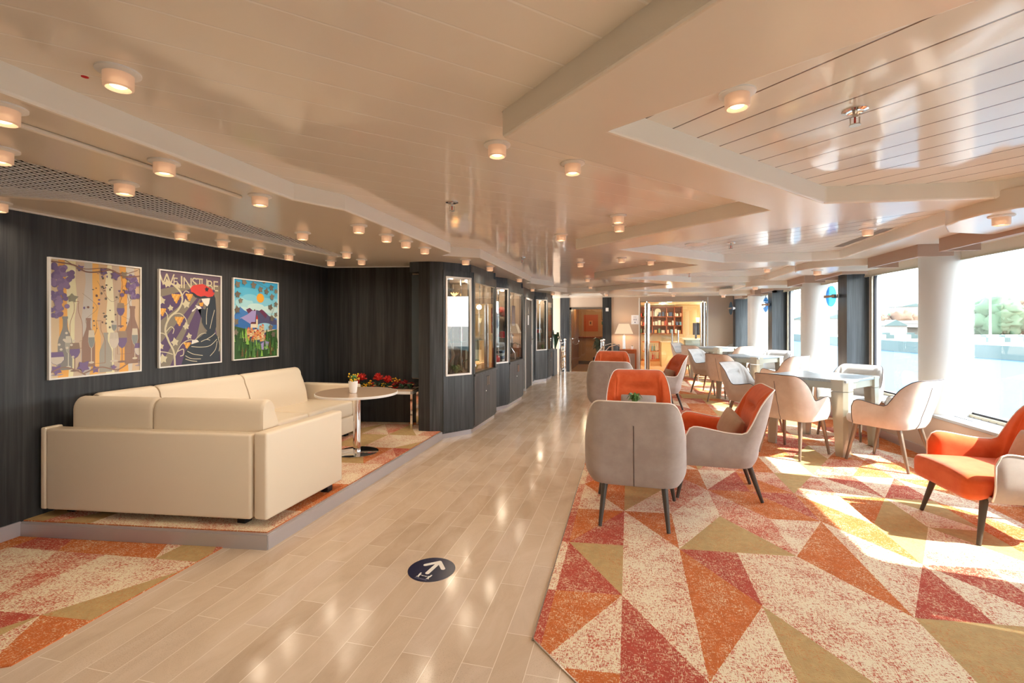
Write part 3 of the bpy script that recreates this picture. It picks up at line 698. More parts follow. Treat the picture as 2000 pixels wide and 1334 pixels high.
q = MB(); q.tube([(0.09*cos(a), 0, .09*sin(a)+.09) for a in [2*pi*k/24 for k in range(25)]], .007, 6); o = q.build('picture_ring', M_chrome); o.location = (-2.04, 5.95, .75); tag(o, 'round chrome ring ornament beside the corner post of the nearest showcase', 'ornament')
# baseball caps, bag, shirt
def cap(loc, rz, mt, label):
    t = empty('baseball_cap', loc, rz); tag(t, label, 'cap'); q = MB()
    prof = [(.095*cos(R(90*k/6)), .10*sin(R(90*k/6))) for k in range(7)]; prof[-1] = (.001, .10); q.lathe(prof, (0, 0, 0), 20); q.build('crown', mt, t, smooth=True)
    q = MB(); n = 12; A = [(.092*cos(R(-60+120*k/n)), .092*sin(R(-60+120*k/n)), .004) for k in range(n+1)]; B_ = [(.05+.13*cos(R(-50+100*k/n)), .10*sin(R(-60+120*k/n)), -.012+.004*abs(k-6)/6) for k in range(n+1)]
    q.add(A+B_, [(k, k+1, k+n+2, k+n+1) for k in range(n)]); q.build('peak', mt, t, fix=False); return t
cap((-2.12, 7.95, 1.17), R(-60), M_redf, 'red baseball cap on the glass shelf of the middle showcase')
cap((-2.1, 8.32, 1.17), R(-50), mat('navy cloth', '22304a', .7), 'dark baseball cap beside the red cap in the middle showcase')
rbox((-2.28, 7.42, .746), (-2.06, 7.62, .88), .05, 'shoulder_bag', M_redf); tag(bpy.data.objects['shoulder_bag'], 'red cloth bag on the floor of the middle showcase', 'bag')
q = MB(); q.sphere((-2.1, 7.85, 1.60), .085, None, 14, 10, (1, 1.15, 1)); o = q.build('gift_pouch', fabric('pink and white pouch', 'e8b8a8', 'd8473a')); tag(o, 'round pink and white pouch on the upper shelf of the middle showcase', 'pouch')
q = MB(); q.box((-2.02, 8.22, 1.36), (-2.01, 8.44, 1.72)); tag(q.build('blue_price_board', mat('blue board', '2a4a7c', .5)), 'blue printed board hanging in the middle showcase', 'sign')
for k in range(4):
    o = bx('folded_shirt', (-2.3, 7.8, .746+.05*k), (-2.08, 8.05, .79+.05*k), fabric('shirt %d' % k, ['d8d8d4', '3f5f86', 'cfd6d8', '2c4668'][k], ['e0e0dc', '4a6a90', 'd8dfe0', '365074'][k]), ['pale folded shirt at the bottom of the pile in the middle showcase', 'blue folded shirt second from the bottom in the middle showcase', 'light grey folded shirt third from the bottom in the middle showcase', 'navy folded shirt topmost of the pile in the middle showcase'][k], 'shirt', 'folded shirts in the middle showcase', .015)
thing_plant((-2.1, 8.2, .746), .09, .1, 'small leafy sprig on the floor of the middle showcase', n=30, seed=8)
for k in range(5):
    bx('souvenir_box', (-2.3, 11.75+.1*k, 1.168), (-2.2, 11.82+.1*k, 1.25+.02*(k % 3)), mat('souvenir %d' % k, ['c94b3c', 'd9d0c0', '3f6f9a', 'd98a3c', 'e2e2e0'][k], .5), ['red', 'cream', 'blue', 'orange', 'white'][k]+' souvenir box on the shelf of the farthest showcase', 'box', 'souvenirs in the farthest showcase')
thing_plant((-2.12, 11.9, .746), .08, .12, 'small green plant low in the farthest showcase', n=26, seed=9)
# ================================================================ ceiling lamps
def make_lamp():
    t = empty('ceiling_light'); q = MB(); q.lathe([(.001, 0), (.064, 0), (.064, -.006), (.05, -.012), (.001, -.012)], (0, 0, 0), 28); q.build('mounting_ring', M_white, t, smooth=30)
    q = MB(); q.lathe([(.044, -.012), (.043, -.056), (.036, -.060), (.036, -.045), (.037, -.014)], (0, 0, 0), 28); q.build('glass_shade', M_frost, t, smooth=30)
    q = MB(); q.lathe([(.001, -.03), (.024, -.03), (.024, -.05), (.018, -.054), (.001, -.054)], (0, 0, 0), 20); q.build('bulb', M_bulb, t, smooth=30)
    return t
LP = [(-1.68, 1.25, ZP, 'largest ceiling lamp at upper left on the aisle planks'), (-.61, 2.19, ZP, 'ceiling lamp on the aisle planks beside the nearest soffit corner'), (-.29, 2.54, ZP, 'ceiling lamp just beyond the nearest soffit corner on the aisle planks'),
      (-.08, 3.86, ZP, 'nearer of the two overlapping ceiling lamps over the aisle'), (-.08, 4.22, ZP, 'farther of the two overlapping ceiling lamps over the aisle'), (-.63, 4.55, ZP, 'ceiling lamp left of the second soffit corner on the planks'),
      (.39, 1.91, ZP, 'ceiling lamp in the nearest window-side ceiling recess'), (-.66, 6.72, ZP, 'aisle ceiling lamp ahead of the second soffit tooth'), (-.76, 9.12, ZP, 'aisle ceiling lamp near the third soffit tooth'), (-.09, 6.37, ZP, 'small ceiling lamp under the second zigzag recess, left one'), (.29, 6.73, ZP, 'small ceiling lamp under the second zigzag recess, right one'),
      (2.1, 4.95, ZP, 'ceiling lamp by the air grille in the second window-side recess'), (2.08, 8.1, ZP, 'ceiling lamp by the third window-side recess edge'), (-.85, 11.0, ZP, 'last aisle ceiling lamp before the end wall'),
      (-2.1, 1.18, ZS, 'soffit lamp cut by the left picture edge, under the fascia'), (-2.55, 1.42, ZS-.022, 'soffit lamp at the extreme left, second row'), (-2.54, 1.92, ZS-.022, 'soffit lamp above the mesh panel, first of the middle row'), (-2.09, 1.76, ZS, 'soffit lamp under the long fascia, second of its row'), (-2.1, 2.36, ZS, 'soffit lamp under the long fascia, third of its row'),
      (-3.78, 2.1, ZS, 'soffit lamp at the far left above the dark wall'), (-3.56, 3.14, ZS, 'wall soffit lamp above the second picture'), (-3.56, 3.55, ZS, 'wall soffit lamp between second and third picture'), (-3.58, 4.01, ZS, 'wall soffit lamp above the third picture'), (-3.58, 4.44, ZS, 'wall soffit lamp just right of the third picture'), (-3.45, 5.0, ZS, 'wall soffit lamp near the dark alcove corner'),
      (-2.61, 3.4, ZS, 'soffit lamp beside the far end of the mesh panel'), (-2.89, 4.46, ZS, 'soffit lamp beyond the mesh panel tip'), (-3.04, 5.0, ZS, 'soffit lamp closest to the alcove back wall'), (-2.0, 3.25, ZS, 'first lamp of the edge row over the platform'), (-1.99, 3.66, ZS, 'second lamp of the edge row over the platform'), (-1.97, 3.98, ZS, 'third lamp of the edge row over the platform'), (-1.96, 4.37, ZS, 'fourth lamp of the edge row over the platform'),
      (-1.86, 5.3, ZS, 'soffit lamp washing the narrow pane of the nearest cabinet'), (-1.77, 6.0, ZS, 'soffit lamp washing the wide pane of the nearest cabinet'), (-1.76, 7.7, ZS, 'soffit lamp in front of the middle cabinet'), (-2.0, 10.0, ZS, 'soffit lamp in front of the narrow store door'), (-1.8, 11.5, ZS, 'soffit lamp in front of the farthest cabinet'), (-.55, 12.2, ZS, 'soffit lamp in front of the left glass door'),
      (2.25, 3.60, 2.07, 'lamp in the nearest white soffit drum by the windows'), (2.3, 6.72, 2.07, 'lamp in the second soffit drum by the windows'), (2.22, 9.4, 2.07, 'lamp in the third soffit drum by the windows'), (2.15, 12.0, 2.07, 'lamp in the farthest soffit drum by the windows'), (1.12, 12.9, ZS, 'soffit lamp above the glass shop entrance')]
lamp0 = make_lamp()
LAB_SEEN = set()
for k, (x, y, z_, lab) in enumerate(LP):
    t = lamp0 if k == 0 else copy_tree(lamp0); t.location = (x, y, z_); tag(t, lab, 'ceiling lamp', 'round frosted ceiling lamps')
    l = bpy.data.lights.new('lamp_light', 'SPOT'); l.spot_size = R(165); l.spot_blend = 1; l.energy = LAMP_W; l.color = LAMP_C; l.shadow_soft_size = .035; lo = bpy.data.objects.new('lamp_light', l); col.objects.link(lo); lo.location = (x, y, z_-.063)
for k, (x, y, lab) in enumerate(((.88, 2.18, 'chrome fire sprinkler in the nearest window-side recess'), (-1.21, 3.16, 'chrome fire sprinkler on the aisle planks over the platform edge'), (-1.34, 6.02, 'small fire sprinkler on the aisle planks by the cabinets'), (1.05, 5.45, 'chrome fire sprinkler in the second window-side recess'), (1.0, 8.6, 'chrome fire sprinkler in the third window-side recess'))):
    t = empty('fire_sprinkler', (x, y, ZP)); tag(t, lab, 'sprinkler', 'fire sprinklers')
    q = MB(); q.lathe([(.001, 0), (.045, 0), (.045, -.004), (.03, -.008), (.015, -.004), (.001, -.004)], (0, 0, 0), 24); q.build('escutcheon', M_chrome, t, smooth=30)
    q = MB(); q.lathe([(.009, 0), (.009, -.03)], (0, 0, 0), 10); q.tube([(-.016, 0, -.028), (-.016, 0, -.058), (.016, 0, -.058), (.016, 0, -.028)], .003, 6); q.lathe([(.02, -.058), (.02, -.062)], (0, 0, 0), 14); q.build('frame', M_steel, t)
    q = MB(); q.tube([(0, 0, -.03), (0, 0, -.057)], .004, 8); q.build('bulb', mat('red bulb', 'c83a28', .2), t)
q = MB(); q.lathe([(.001, -.003), (.096, -.003), (.097, -.005), (.104, -.005), (.105, 0)], (.62, 4.78, ZS), 32); tag(q.build('ceiling_speaker', M_white, smooth=30), 'flush round cream speaker cover in the soffit between the recesses', 'ceiling speaker')
q = MB(); q.box((2.22, 4.95, ZP-.004), (2.30, 6.0, ZP))
for k in range(9): q.box((2.225+.0085*k, 4.97, ZP-.007), (2.228+.0085*k, 5.98, ZP-.004))
tag(q.build('air_grille', mat('grille grey', 'a9a196', .4)), 'long slotted air grille beside the window soffit', 'air grille')
q = MB(); q.lathe([(.001, 0), (.011, 0), (.011, -.001), (.001, -.001)], (-1.83, 1.25, ZP), 14); tag(q.build('red_sticker', M_redf), 'small round red sticker beside the largest ceiling lamp', 'sticker')
# ================================================================ upholstered tub chairs
def ss(a, b_, x):
    t = max(0, min(1, (x-a)/(b_-a))); return t*t*(3-2*t)
def tub_chair(name, p):
    """front towards -Y; p holds the proportions and materials"""
    t = empty(name)
    w_, yf, yb, r_ = p['w'], p['yf'], p['yb'], p['r']
    zb, za, zd, zt = p['zb'], p['za'], p['zd'], p['zt']
    # plan path from the left arm front round the back to the right arm front
    A = []; ns = 14
    for k in range(ns+1): A.append((-w_, yf+(yb-r_-yf)*k/ns))
    for k in range(1, 23): a = R(180-90*k/22); A.append((-w_+r_+r_*cos(a), yb-r_+r_*sin(a)))
    nb = 4
    for k in range(1, nb+1): A.append((-w_+r_+(w_-r_)*k/nb, yb))
    A = A + [(-x, y) for x, y in A[-2::-1]]
    n = len(A)
    Ls = [0]
    for k in range(1, n): Ls.append(Ls[-1]+math.hypot(A[k][0]-A[k-1][0], A[k][1]-A[k-1][1]))
    LT = Ls[-1]
    def top(k):
        s = min(Ls[k], LT-Ls[k]); x, y = A[k]
        h = za - (za-zd)*ss(.06, (yb-r_-yf)*.85, s)
        f = .075                                    # rounded front corner of the arm
        if s < f: h -= f*(1-math.sqrt(max(0, 1-(1-s/f)**2)))*1.0
        s1 = (yb-r_-yf)*p.get('rise', .80); s2 = s1+p.get('run', .36)
        q = max(0, min(1, (s-s1)/(s2-s1))); up = (1-(1-q)**3)*ss(-.06, .30, q)
        return h+(zt-h)*up
    def deform(x, y, z):
        k = max(0, z-p['zl']); back = ss(-.12, .18, y)
        y2 = y + p['lean']*k*back
        nx = 1-p['narrow']*ss(za, zt+.03, z)*(.55+.45*back)
        lo = max(0, (zb+.12-z)/.12); x2 = x*nx*(1-.10*lo**2); y2 -= .035*lo**2*back
        return V((x2, y2, z))
    nz = 18; T = p['t']
    outs = []; ins = []
    for k in range(n):
        x, y = A[k]; a = A[max(0, k-1)]; c = A[min(n-1, k+1)]
        d = V((c[0]-a[0], c[1]-a[1])).normalized(); nr = V((d.y, -d.x))          # towards the inside
        tp = top(k); s = min(Ls[k], LT-Ls[k]); e = .055
        fend = 1 if s > e else math.sqrt(max(0, 1-(1-s/e)**2))
        co, ci = [], []
        for j in range(nz+1):
            v = j/nz; v = v if v < .5 else .5+.5*(1-(1-(v-.5)*2)**1.5)
            z_ = zb+(tp-zb)*v
            dz = tp-z_; e2 = .075
            th = T*fend*(1 if dz > e2 else math.sqrt(max(0, 1-(1-dz/e2)**2)))
            bulge = .012*sin(pi*min(1, v))*fend
            pin = 0
            if p.get('tuft') and abs(x) < .3 and y > yb-.06:
                zt_ = p['tuft']; q = deform(x, y, z_); pin = .052*math.exp(-((z_-zt_)/.016)**2)*max(0, 1-(abs(q.x)/.155)**6) - .018*math.exp(-((z_-zt_-.055)/.05)**2)-.014*math.exp(-((z_-zt_+.065)/.06)**2)
            bx_ = nr*(th-pin+ (.02*fend*sin(pi*v) if y > yb-r_ else 0))
            co.append(deform(x-nr.x*bulge, y-nr.y*bulge, z_)); ci.append(deform(x+bx_.x, y+bx_.y, z_))
        outs.append(co); ins.append(ci)
    def sheet(G, nm, mt):
        q = MB(); q.add([v for c in G for v in c], [(k*(nz+1)+j, (k+1)*(nz+1)+j, (k+1)*(nz+1)+j+1, k*(nz+1)+j+1) for k in range(n-1) for j in range(nz)])
        return q.build(nm, mt, t, smooth='all')
    sheet(outs, 'outer_shell', p['out']); sheet(ins, 'inner_upholstery', p['inn'])
    q = MB(); rim = [outs[0][j] for j in range(1, nz)] + [c[-1] for c in outs] + [outs[-1][j] for j in range(nz-1, 0, -1)]
    q.tube(rim, p.get('pr', .0052), 6); q.build('piping', p['pipe'], t, smooth='all')
    q = MB(); q.prism([(deform(x, y, zb).x*.97, deform(x, y, zb).y*.97) for x, y in A[::2]], zb-.003, zb+.03); q.build('base_frame', p['out'], t)
    m_ = n//2; q = MB(); q.tube([outs[m_][j]+V((0, .0015, 0)) for j in range(0, nz-(5 if p['seam'] else 3))], .0022, 5); q.build('back_seam', M_dpipe, t)
    sw = w_-T*.8
    def crown(v):
        u = V(v); s = max(0, 1-(u.x/sw)**2)*max(0, 1-((u.y-(p['ys']+.1))/.4)**2)
        if u.z > (zb+p['zs'])/2: u.z += .018*s
        if u.y > yf+.02:
            lo = max(0, (zb+.13-u.z)/.13); u.x *= 1-.13*lo; u.y -= .05*lo*ss(0, yb, u.y)
        return u
    rbox((-sw, p['ys'], zb-.004), (sw, yb-.05, p['zs']), .045, 'seat', p['inn'], t, 4, deform=crown, cuts=7)
    for (x0, y0, x1, y1) in p['legs']:
        q = MB(); q.tube([(x0, y0, zb+.005), (x1, y1, .0)], [.023, .0125], 14); o = q.build('leg', p['leg'], t, smooth=30)
    return t
ARM = dict(w=.335, yf=-.27, yb=.27, r=.135, zb=.27, za=.585, zd=.545, zt=.875, zl=.42, lean=.27, narrow=.10, rise=.97, run=.21, t=.065, out=M_grey, inn=M_orange, pipe=M_pipe, seam=True, ys=-.40, zs=.425, tuft=.705, leg=M_leg,
           legs=[(-.24, -.27, -.29, -.33), (.24, -.27, .29, -.33), (-.20, .21, -.225, .30), (.20, .21, .225, .30)])
DIN = dict(w=.285, yf=-.20, yb=.25, r=.135, zb=.385, za=.635, zd=.605, zt=.865, zl=.5, lean=.30, narrow=.10, t=.045, out=M_dinout, inn=M_dinin, pipe=M_dpipe, seam=False, ys=-.29, zs=.485, tuft=.735, leg=M_legb, pr=.004, rise=.88, run=.22,
           legs=[(-.20, -.20, -.235, -.28), (.20, -.20, .235, -.28), (-.17, .16, -.215, .26), (.17, .16, .215, .26)])
def face(dx, dy): return math.atan2(dx, -dy)      # rotation that turns the chair's front (-Y) to (dx,dy)
a0 = tub_chair('armchair', ARM)
AR = [(.045, 3.62, 0.04, 1, 'grey backed armchair nearest the camera, seen from behind'), (.715, 4.29, -1, .03, 'orange armchair in side view facing the small round table'), (.10, 5.12, 0, -1, 'orange armchair facing the camera behind the succulent table'),
      (.50, 8.25, -1, -.25, 'orange armchair in side view further down the aisle carpet'), (-.22, 6.98, .1, 1, 'grey backed armchair seen from behind at the aisle edge'), (-.30, 8.75, 0, -1, 'farthest orange armchair, only its back top showing above a grey one'),
      (2.46, 3.90, -1, -.02, 'orange armchair with sunlit seat cut by the right picture edge')]
for k, (x, y, dx, dy, lab) in enumerate(AR):
    t = a0 if k == 0 else copy_tree(a0); t.location = (x, y, .009); t.rotation_euler = (0, 0, face(dx, dy)); tag(t, lab, 'armchair', 'orange and grey lounge armchairs')
d0 = tub_chair('dining_chair', DIN)
TB = [(2.17, 6.20, 'nearest'), (2.16, 9.60, 'middle'), (2.10, 13.0, 'farthest')]
CH = [(-.46, -.50, .7, .7, 'seen from behind on the aisle side of the %s game table'), (.36, -.70, -.61, .79, 'on the window side, near end, of the %s game table'), (.50, .56, -.7, -.7, 'facing the camera behind the %s game table'), (-.60, .62, .75, -.65, 'with tufted grey back at the far left of the %s game table')]
k = 0
for tx, ty, nm in TB:
    for dx, dy, fx, fy, lab in CH:
        if nm == 'farthest' and ty+dy > 13.7: dy = .35
        t = d0 if k == 0 else copy_tree(d0); t.location = (tx+dx, ty+dy, .009); t.rotation_euler = (0, 0, face(fx, fy)); tag(t, 'pale upholstered chair '+lab % nm, 'chair', 'pale chairs around the game tables'); k += 1
# ================================================================ game tables
def game_table():
    t = empty('game_table'); s = .415; H_ = .80
    q = MB(); q.box((-s, -s, H_-.028), (s, s, H_)); q.build('table_top', M_gtop, t, bevel=.006)
    q = MB(); q.box((-s+.05, -s+.02, H_-.10), (s-.05, -s+.045, H_-.028)); q.box((-s+.05, s-.045, H_-.10), (s-.05, s-.02, H_-.028)); q.box((-s+.02, -s+.05, H_-.10), (-s+.045, s-.05, H_-.028)); q.box((s-.045, -s+.05, H_-.10), (s-.02, s-.05, H_-.028)); q.build('apron', M_gleg, t)
    for sx_ in (-1, 1):
        for sy_ in (-1, 1):
            q = MB()
            def leg(z0, z1, w0, w1):
                def sec(z, w): c = .035; e = s+.004; return [(e-c, e, z), (e, e-c, z), (e, e-w, z), (e-.035, e-w, z), (e-.035, e-.06, z), (e-.06, e-.035, z), (e-w, e-.035, z), (e-w, e, z)]
                A = sec(z0, w0)+sec(z1, w1); A = [(x*sx_, y*sy_, z) for x, y, z in A]
                q.add(A, [(k, (k+1) % 8, (k+1) % 8+8, k+8) for k in range(8)]+[tuple(range(8)), tuple(range(8, 16))])
            leg(0, .675, .105, .15); leg(.682, H_+.002, .15, .15); q.build('leg', M_gleg, t)
    return t
g0 = game_table()
for k, (x, y, nm) in enumerate(TB):
    t = g0 if k == 0 else copy_tree(g0); t.location = (x, y, .006); t.rotation_euler = (0, 0, R(47)); tag(t, 'square game table with blue grey top, the %s of the three by the windows' % nm, 'table', 'square game tables by the windows')
# ================================================================ round tables
def round_table(name, x, y, z, r, h, rb, label):
    t = empty(name, (x, y, z)); tag(t, label, 'table')
    q = MB(); q.lathe([(.001, h-.022), (r-.002, h-.022), (r, h-.004), (r-.003, h)], n=64, mt=M_tabedge); q.lathe([(r-.004, h-.001), (r-.006, h+.0005), (.001, h+.0005)], n=64, mt=M_tabtop); q.build('table_top', parent=t, smooth=30)
    q = MB(); q.lathe([(.038, .01), (.038, h-.022)], n=28); q.build('post', M_chrome, t, smooth=30)
    q = MB(); q.lathe([(.001, 0), (rb, 0), (rb, .008), (rb-.02, .014), (.001, .016)], n=48); q.build('base_plate', M_chrome, t, smooth=30); return t
round_table('pedestal_table', -2.66, 4.29, .101, .40, .61, .21, 'round beige pedestal table with chrome post by the cream sofa')
round_table('coffee_table', .09, 4.44, .006, .34, .60, .24, 'low round table between the nearest armchairs')
round_table('coffee_table', -.24, 7.78, .006, .34, .60, .24, 'low round table hidden between the two farther armchairs')
M_pot = mat('white ceramic', 'f1efec', .3)
thing_plant((.05, 4.38, .608), .09, .115, 'green succulent in a white pot on the low round table', (.05, .065, M_pot), 52, name='potted_succulent', wid=.010, seed=21)
t = thing_plant((-2.66, 4.22, .7125), .06, .07, 'white pot with yellow and violet flowers on the beige pedestal table', (.046, .115, M_pot), 30, name='potted_flowers', wid=.012, seed=22)
q = MB(); rn = random.Random(5)
for k in range(16): q.sphere((rn.uniform(-.045, .045), rn.uniform(-.045, .045), .12+rn.uniform(0, .07)), .009, None, 6, 4)
q.build('yellow_blossoms', mat('yellow petals', 'e8b820', .5), t, fix=False)
# cushions in the armchairs
def cushion(loc, size, rot, mt, label):
    a, b_, c = size
    def df(v):
        u = v.x/(a/2); w2 = v.z/(c/2); e = max(0, 1-abs(u)**3)*max(0, 1-abs(w2)**3); v = V(v); v.y *= .25+.75*e**.5; return v
    o = rbox((-a/2, -b_/2, -c/2), (a/2, b_/2, c/2), .012, 'cushion', mt, None, 2, deform=df, cuts=12); o.location = loc; o.rotation_euler = rot; return tag(o, label, 'cushion', 'small cushions in the armchairs')
cushion((.10, 5.24, .54), (.36, .11, .20), (R(-22), 0, 0), M_pil2, 'grey oblong cushion in the orange armchair behind the succulent')
cushion((.82, 4.28, .55), (.30, .11, .22), (R(-20), R(14), R(-80)), M_pil1, 'brownish cushion in the orange armchair seen from its side')
cushion((2.62, 3.88, .55), (.34, .11, .24), (R(-22), 0, R(-88)), M_pil1, 'beige cushion in the armchair at the right picture edge')
cushion((.64, 8.28, .54), (.30, .11, .2), (R(-20), 0, R(-75)), M_pil1, 'small brownish cushion in the armchair further down the carpet')
# ================================================================ cream corner sofa
t = empty('corner_sofa', (-3.1, 3.6, .1)); tag(t, 'long cream leatherette corner sofa on the platform under three pictures', 'sofa')
inv = Matrix.Translation(-t.location)
def S(o): o.parent = t; o.matrix_parent_inverse = inv; return o
e1 = V((.9922, .1245, 0)); e2 = V((-.1245, .9922, 0)); O = V((-3.85, 2.355, 0))
MS = Matrix(((e1.x, e2.x, 0, O.x), (e1.y, e2.y, 0, O.y), (0, 0, 1, 0), (0, 0, 0, 1)))
S(rbox((.045, 0, .15), (1.525, .10, .692), .016, 'back_panel', M_leather, M=MS)); S(rbox((-.0, .002, .15), (.042, .12, .70), .012, 'side_panel', M_leather, M=MS))
S(rbox((-2.325, 2.555, .15), (-2.225, 3.38, .705), .018, 'arm', M_leather))
S(rbox((-3.86, 2.66, .14), (-3.12, 4.97, .33), .02, 'seat_base', M_leather)); S(rbox((-3.2, 2.66, .14), (-2.325, 3.30, .33), .02, 'seat_base', M_leather))
for a, b_ in (((-3.80, 2.70, .33), (-3.12, 3.38, .50)), ((-3.80, 3.385, .33), (-3.12, 4.17, .50)), ((-3.80, 4.175, .33), (-3.12, 4.96, .50)), ((-3.115, 2.62, .33), (-2.33, 3.30, .50))):
    S(rbox(a, b_, .03, 'seat_cushion', M_leather))
def back_cushion(Mx, s0, s1, nm='back_cushion'):
    # side profile: (depth, height) upright rear, rolled top, front sloping to the seat
    pr = [(0, .40), (0, .78)]+[(.065-.065*cos(R(180*k/10)), .815+.078*sin(R(180*k/10))) for k in range(0, 11)]+[(.165, .74), (.205, .62), (.225, .50), (.225, .40)]
    n = len(pr); q = MB(); ss_ = [s0+.004, s0+.012, s0+.03]+[s0+(s1-s0)*k/6 for k in range(1, 6)]+[s1-.03, s1-.012, s1-.004]
    vs = []
    cd_, cz_ = .1, .62
    for i, s in enumerate(ss_):
        f = {0: .955, 1: .985}.get(min(i, len(ss_)-1-i), 1)
        for d, z_ in pr: vs.append(Mx @ V((s, cd_+(d-cd_)*f, cz_+(z_-cz_)*f)))
    m_ = len(ss_); q.add(vs, [(i*n+k, i*n+(k+1) % n, (i+1)*n+(k+1) % n, (i+1)*n+k) for i in range(m_-1) for k in range(n)]+[tuple(range(n)), tuple(range((m_-1)*n, m_*n))])
    return S(q.build(nm, M_leather, smooth=40))
MK = Matrix(((e1.x, e2.x, 0, O.x+e2.x*.10), (e1.y, e2.y, 0, O.y+e2.y*.10), (0, 0, 1, 0), (0, 0, 0, 1)))
back_cushion(MK, .13, .74); back_cushion(MK, .745, 1.545)
MW = Matrix(((0, 1, 0, -3.855), (1, 0, 0, 0), (0, 0, 1, 0), (0, 0, 0, 1)))
back_cushion(MW, 2.66, 3.10); back_cushion(MW, 3.105, 3.985); back_cushion(MW, 3.99, 4.83)
S(rbox((-3.86, 4.98, .15), (-3.10, 5.09, .685), .02, 'arm', M_leather))
for x, y in ((-2.45, 2.62), (-3.75, 2.5), (-2.28, 3.25), (-3.2, 4.9), (-3.2, 3.4)):
    q = MB(); q.box((x-.03, y-.03, .101), (x+.03, y+.03, .15)); S(q.build('foot', M_black))
# bench with flowers
t = empty('side_bench', (-3.0, 5.45, .1)); tag(t, 'beige bench with white steel frame in the dark alcove behind the pedestal table', 'bench')
inv = Matrix.Translation(-t.location)
MBn = Matrix(((.985, -.17, 0, -3.42), (.17, .985, 0, 5.24), (0, 0, 1, 0), (0, 0, 0, 1)))
S(rbox((0, 0, .565), (.855, .30, .585), .004, 'bench_top', M_tabtop, M=MBn))
q = MB()
for a, b_ in (((0, 0, .53), (.855, .025, .565)), ((0, .275, .53), (.855, .30, .565)), ((0, 0, .53), (.025, .3, .565)), ((.83, 0, .53), (.855, .3, .565))): q.box(a, b_, None, MBn)
S(q.build('frame', M_tabedge))
for sx_ in (0, .827):
    for sy_ in (0, .272):
        q = MB(); q.box((sx_, sy_, .101), (sx_+.028, sy_+.028, .565), None, MBn); S(q.build('leg', M_chrome))
# flower arrangement
rn = random.Random(9); t = empty('flower_arrangement', (-3.10, 5.44, .586)); tag(t, 'long arrangement of red protea blooms and yellow flowers on the alcove bench', 'flowers')
M_pro = mat('scarlet petals', 'c6271c', .5); M_prot = mat('crimson petals', '8e1f22', .5); M_yel = mat('golden petals', 'e0a81e', .5); M_pink = mat('anthurium spadix', 'f0b070', .4)
def bloom(c, r, mt, nm='bloom', n=60):
    q = MB(); q.sphere(c, r*.55, mt, 10, 7)
    for k in range(n):
        z_ = rn.uniform(-.3, 1); a = rn.uniform(0, 2*pi); rr_ = math.sqrt(max(0, 1-z_*z_)); d = V((rr_*cos(a), rr_*sin(a), z_)); s_ = d.orthogonal().normalized()*r*.09
        p = V(c)+d*r*.4; m_ = V(c)+d*r*.8; e = V(c)+d*r*1.1; q.add([p-s_*.6, p+s_*.6, m_+s_, m_-s_, e], [(0,1,2,3), (3,2,4)], mt)
    q.build(nm, parent=t, fix=False)
for (x, y, z_, r, mt) in ((-.30, .0, .09, .065, M_pro), (-.22, .03, .12, .06, M_pro), (-.26, -.06, .045, .06, M_pro), (0.0, .05, .12, .065, M_pro), (.13, .05, .095, .062, M_pro), (.27, .06, .05, .06, M_prot), (.36, .07, .05, .055, M_prot), (.44, .08, .03, .05, M_prot), (.24, .02, .02, .045, M_pro), (-.05, .0, .03, .04, M_pro)): bloom((x, y, z_), r, mt)
for (x, y, z_) in ((-.1, 0, .05), (-.15, -.03, .03), (-.07, -.02, .07), (.22, .05, .10), (.27, .05, .09), (.1, 0, .04), (-.34, -.02, .12)):
    q = MB()
    for k in range(9): q.sphere((x+rn.uniform(-.025, .025), y+rn.uniform(-.02, .02), z_+rn.uniform(-.02, .025)), .009, None, 6, 4)
    q.build('yellow_sprig', M_yel, t, fix=False)
q = MB()
for k in range(9): stuff_plant(q, (-.35+.1*k, .02, .0), .10, .07, 14, rn, None, .016)
q.build('leaves', M_leafd, t, fix=False)
q = MB()
for p0, p1 in (((-.24, -.06, .125), (-.20, -.07, .105)), ((-.02, -.04, .04), (.03, -.05, .04)), ((.17, -.03, .03), (.24, -.03, .03)), ((.44, .02, .055), (.50, .02, .055))): q.tube([p0, p1], .005, 6)
q.build('spadices', M_pink, t)
# ================================================================ floor decal
t = empty('floor_sticker', (-1.09, 2.52, .0005), R(8)); tag(t, 'round navy floor sticker with a white arrow on the stone aisle', 'sticker')
t.location = (-1.09, 2.525, 0); t.rotation_euler = (0, 0, R(-8))
q = MB(); q.lathe([(.001, 0), (.134, 0), (.134, .001), (.001, .001)], n=64); q.build('disc', M_navy, t)
q = MB()
def capsule(mb, a, b_, w_, z_, mt=None, n=8, fl=None):
    a, b_ = V(a), V(b_); d = (b_-a).normalized(); s_ = V((-d.y, d.x)); P_ = []
    for k in range(n+1): an = -pi/2+pi*k/n; P_.append(b_+(d*cos(an)+s_*sin(an))*w_)
    for k in range(n+1): an = pi/2+pi*k/n; P_.append(a+(d*cos(an)+s_*sin(an))*w_)
    if fl: mb.add([fl(p.x, p.y, z_) for p in P_], [tuple(range(len(P_)))], mt)
    else: mb.add([(p.x, p.y, z_) for p in P_], [tuple(range(len(P_)))], mt)
for k, (a, b_) in enumerate((((0, -.045), (0, .085)), ((0, .088), (-.058, .028)), ((0, .088), (.058, .028)))): capsule(q, a, b_, .0125, .0014+.0001*k)
q.build('arrow', M_wprint, t, fix=False)
q = MB()
for sx_ in (-1, 1):
    capsule(q, (.03*sx_, -.085), (.034*sx_, -.068), .005, .0014); capsule(q, (.034*sx_, -.060), (.034*sx_, -.059), .005, .0015); capsule(q, (.03*sx_, -.087), (.026*sx_, -.098), .0028, .0015); capsule(q, (.031*sx_, -.087), (.037*sx_, -.098), .0028, .0016); capsule(q, (.032*sx_, -.072), (.021*sx_, -.076), .0022, .0017)
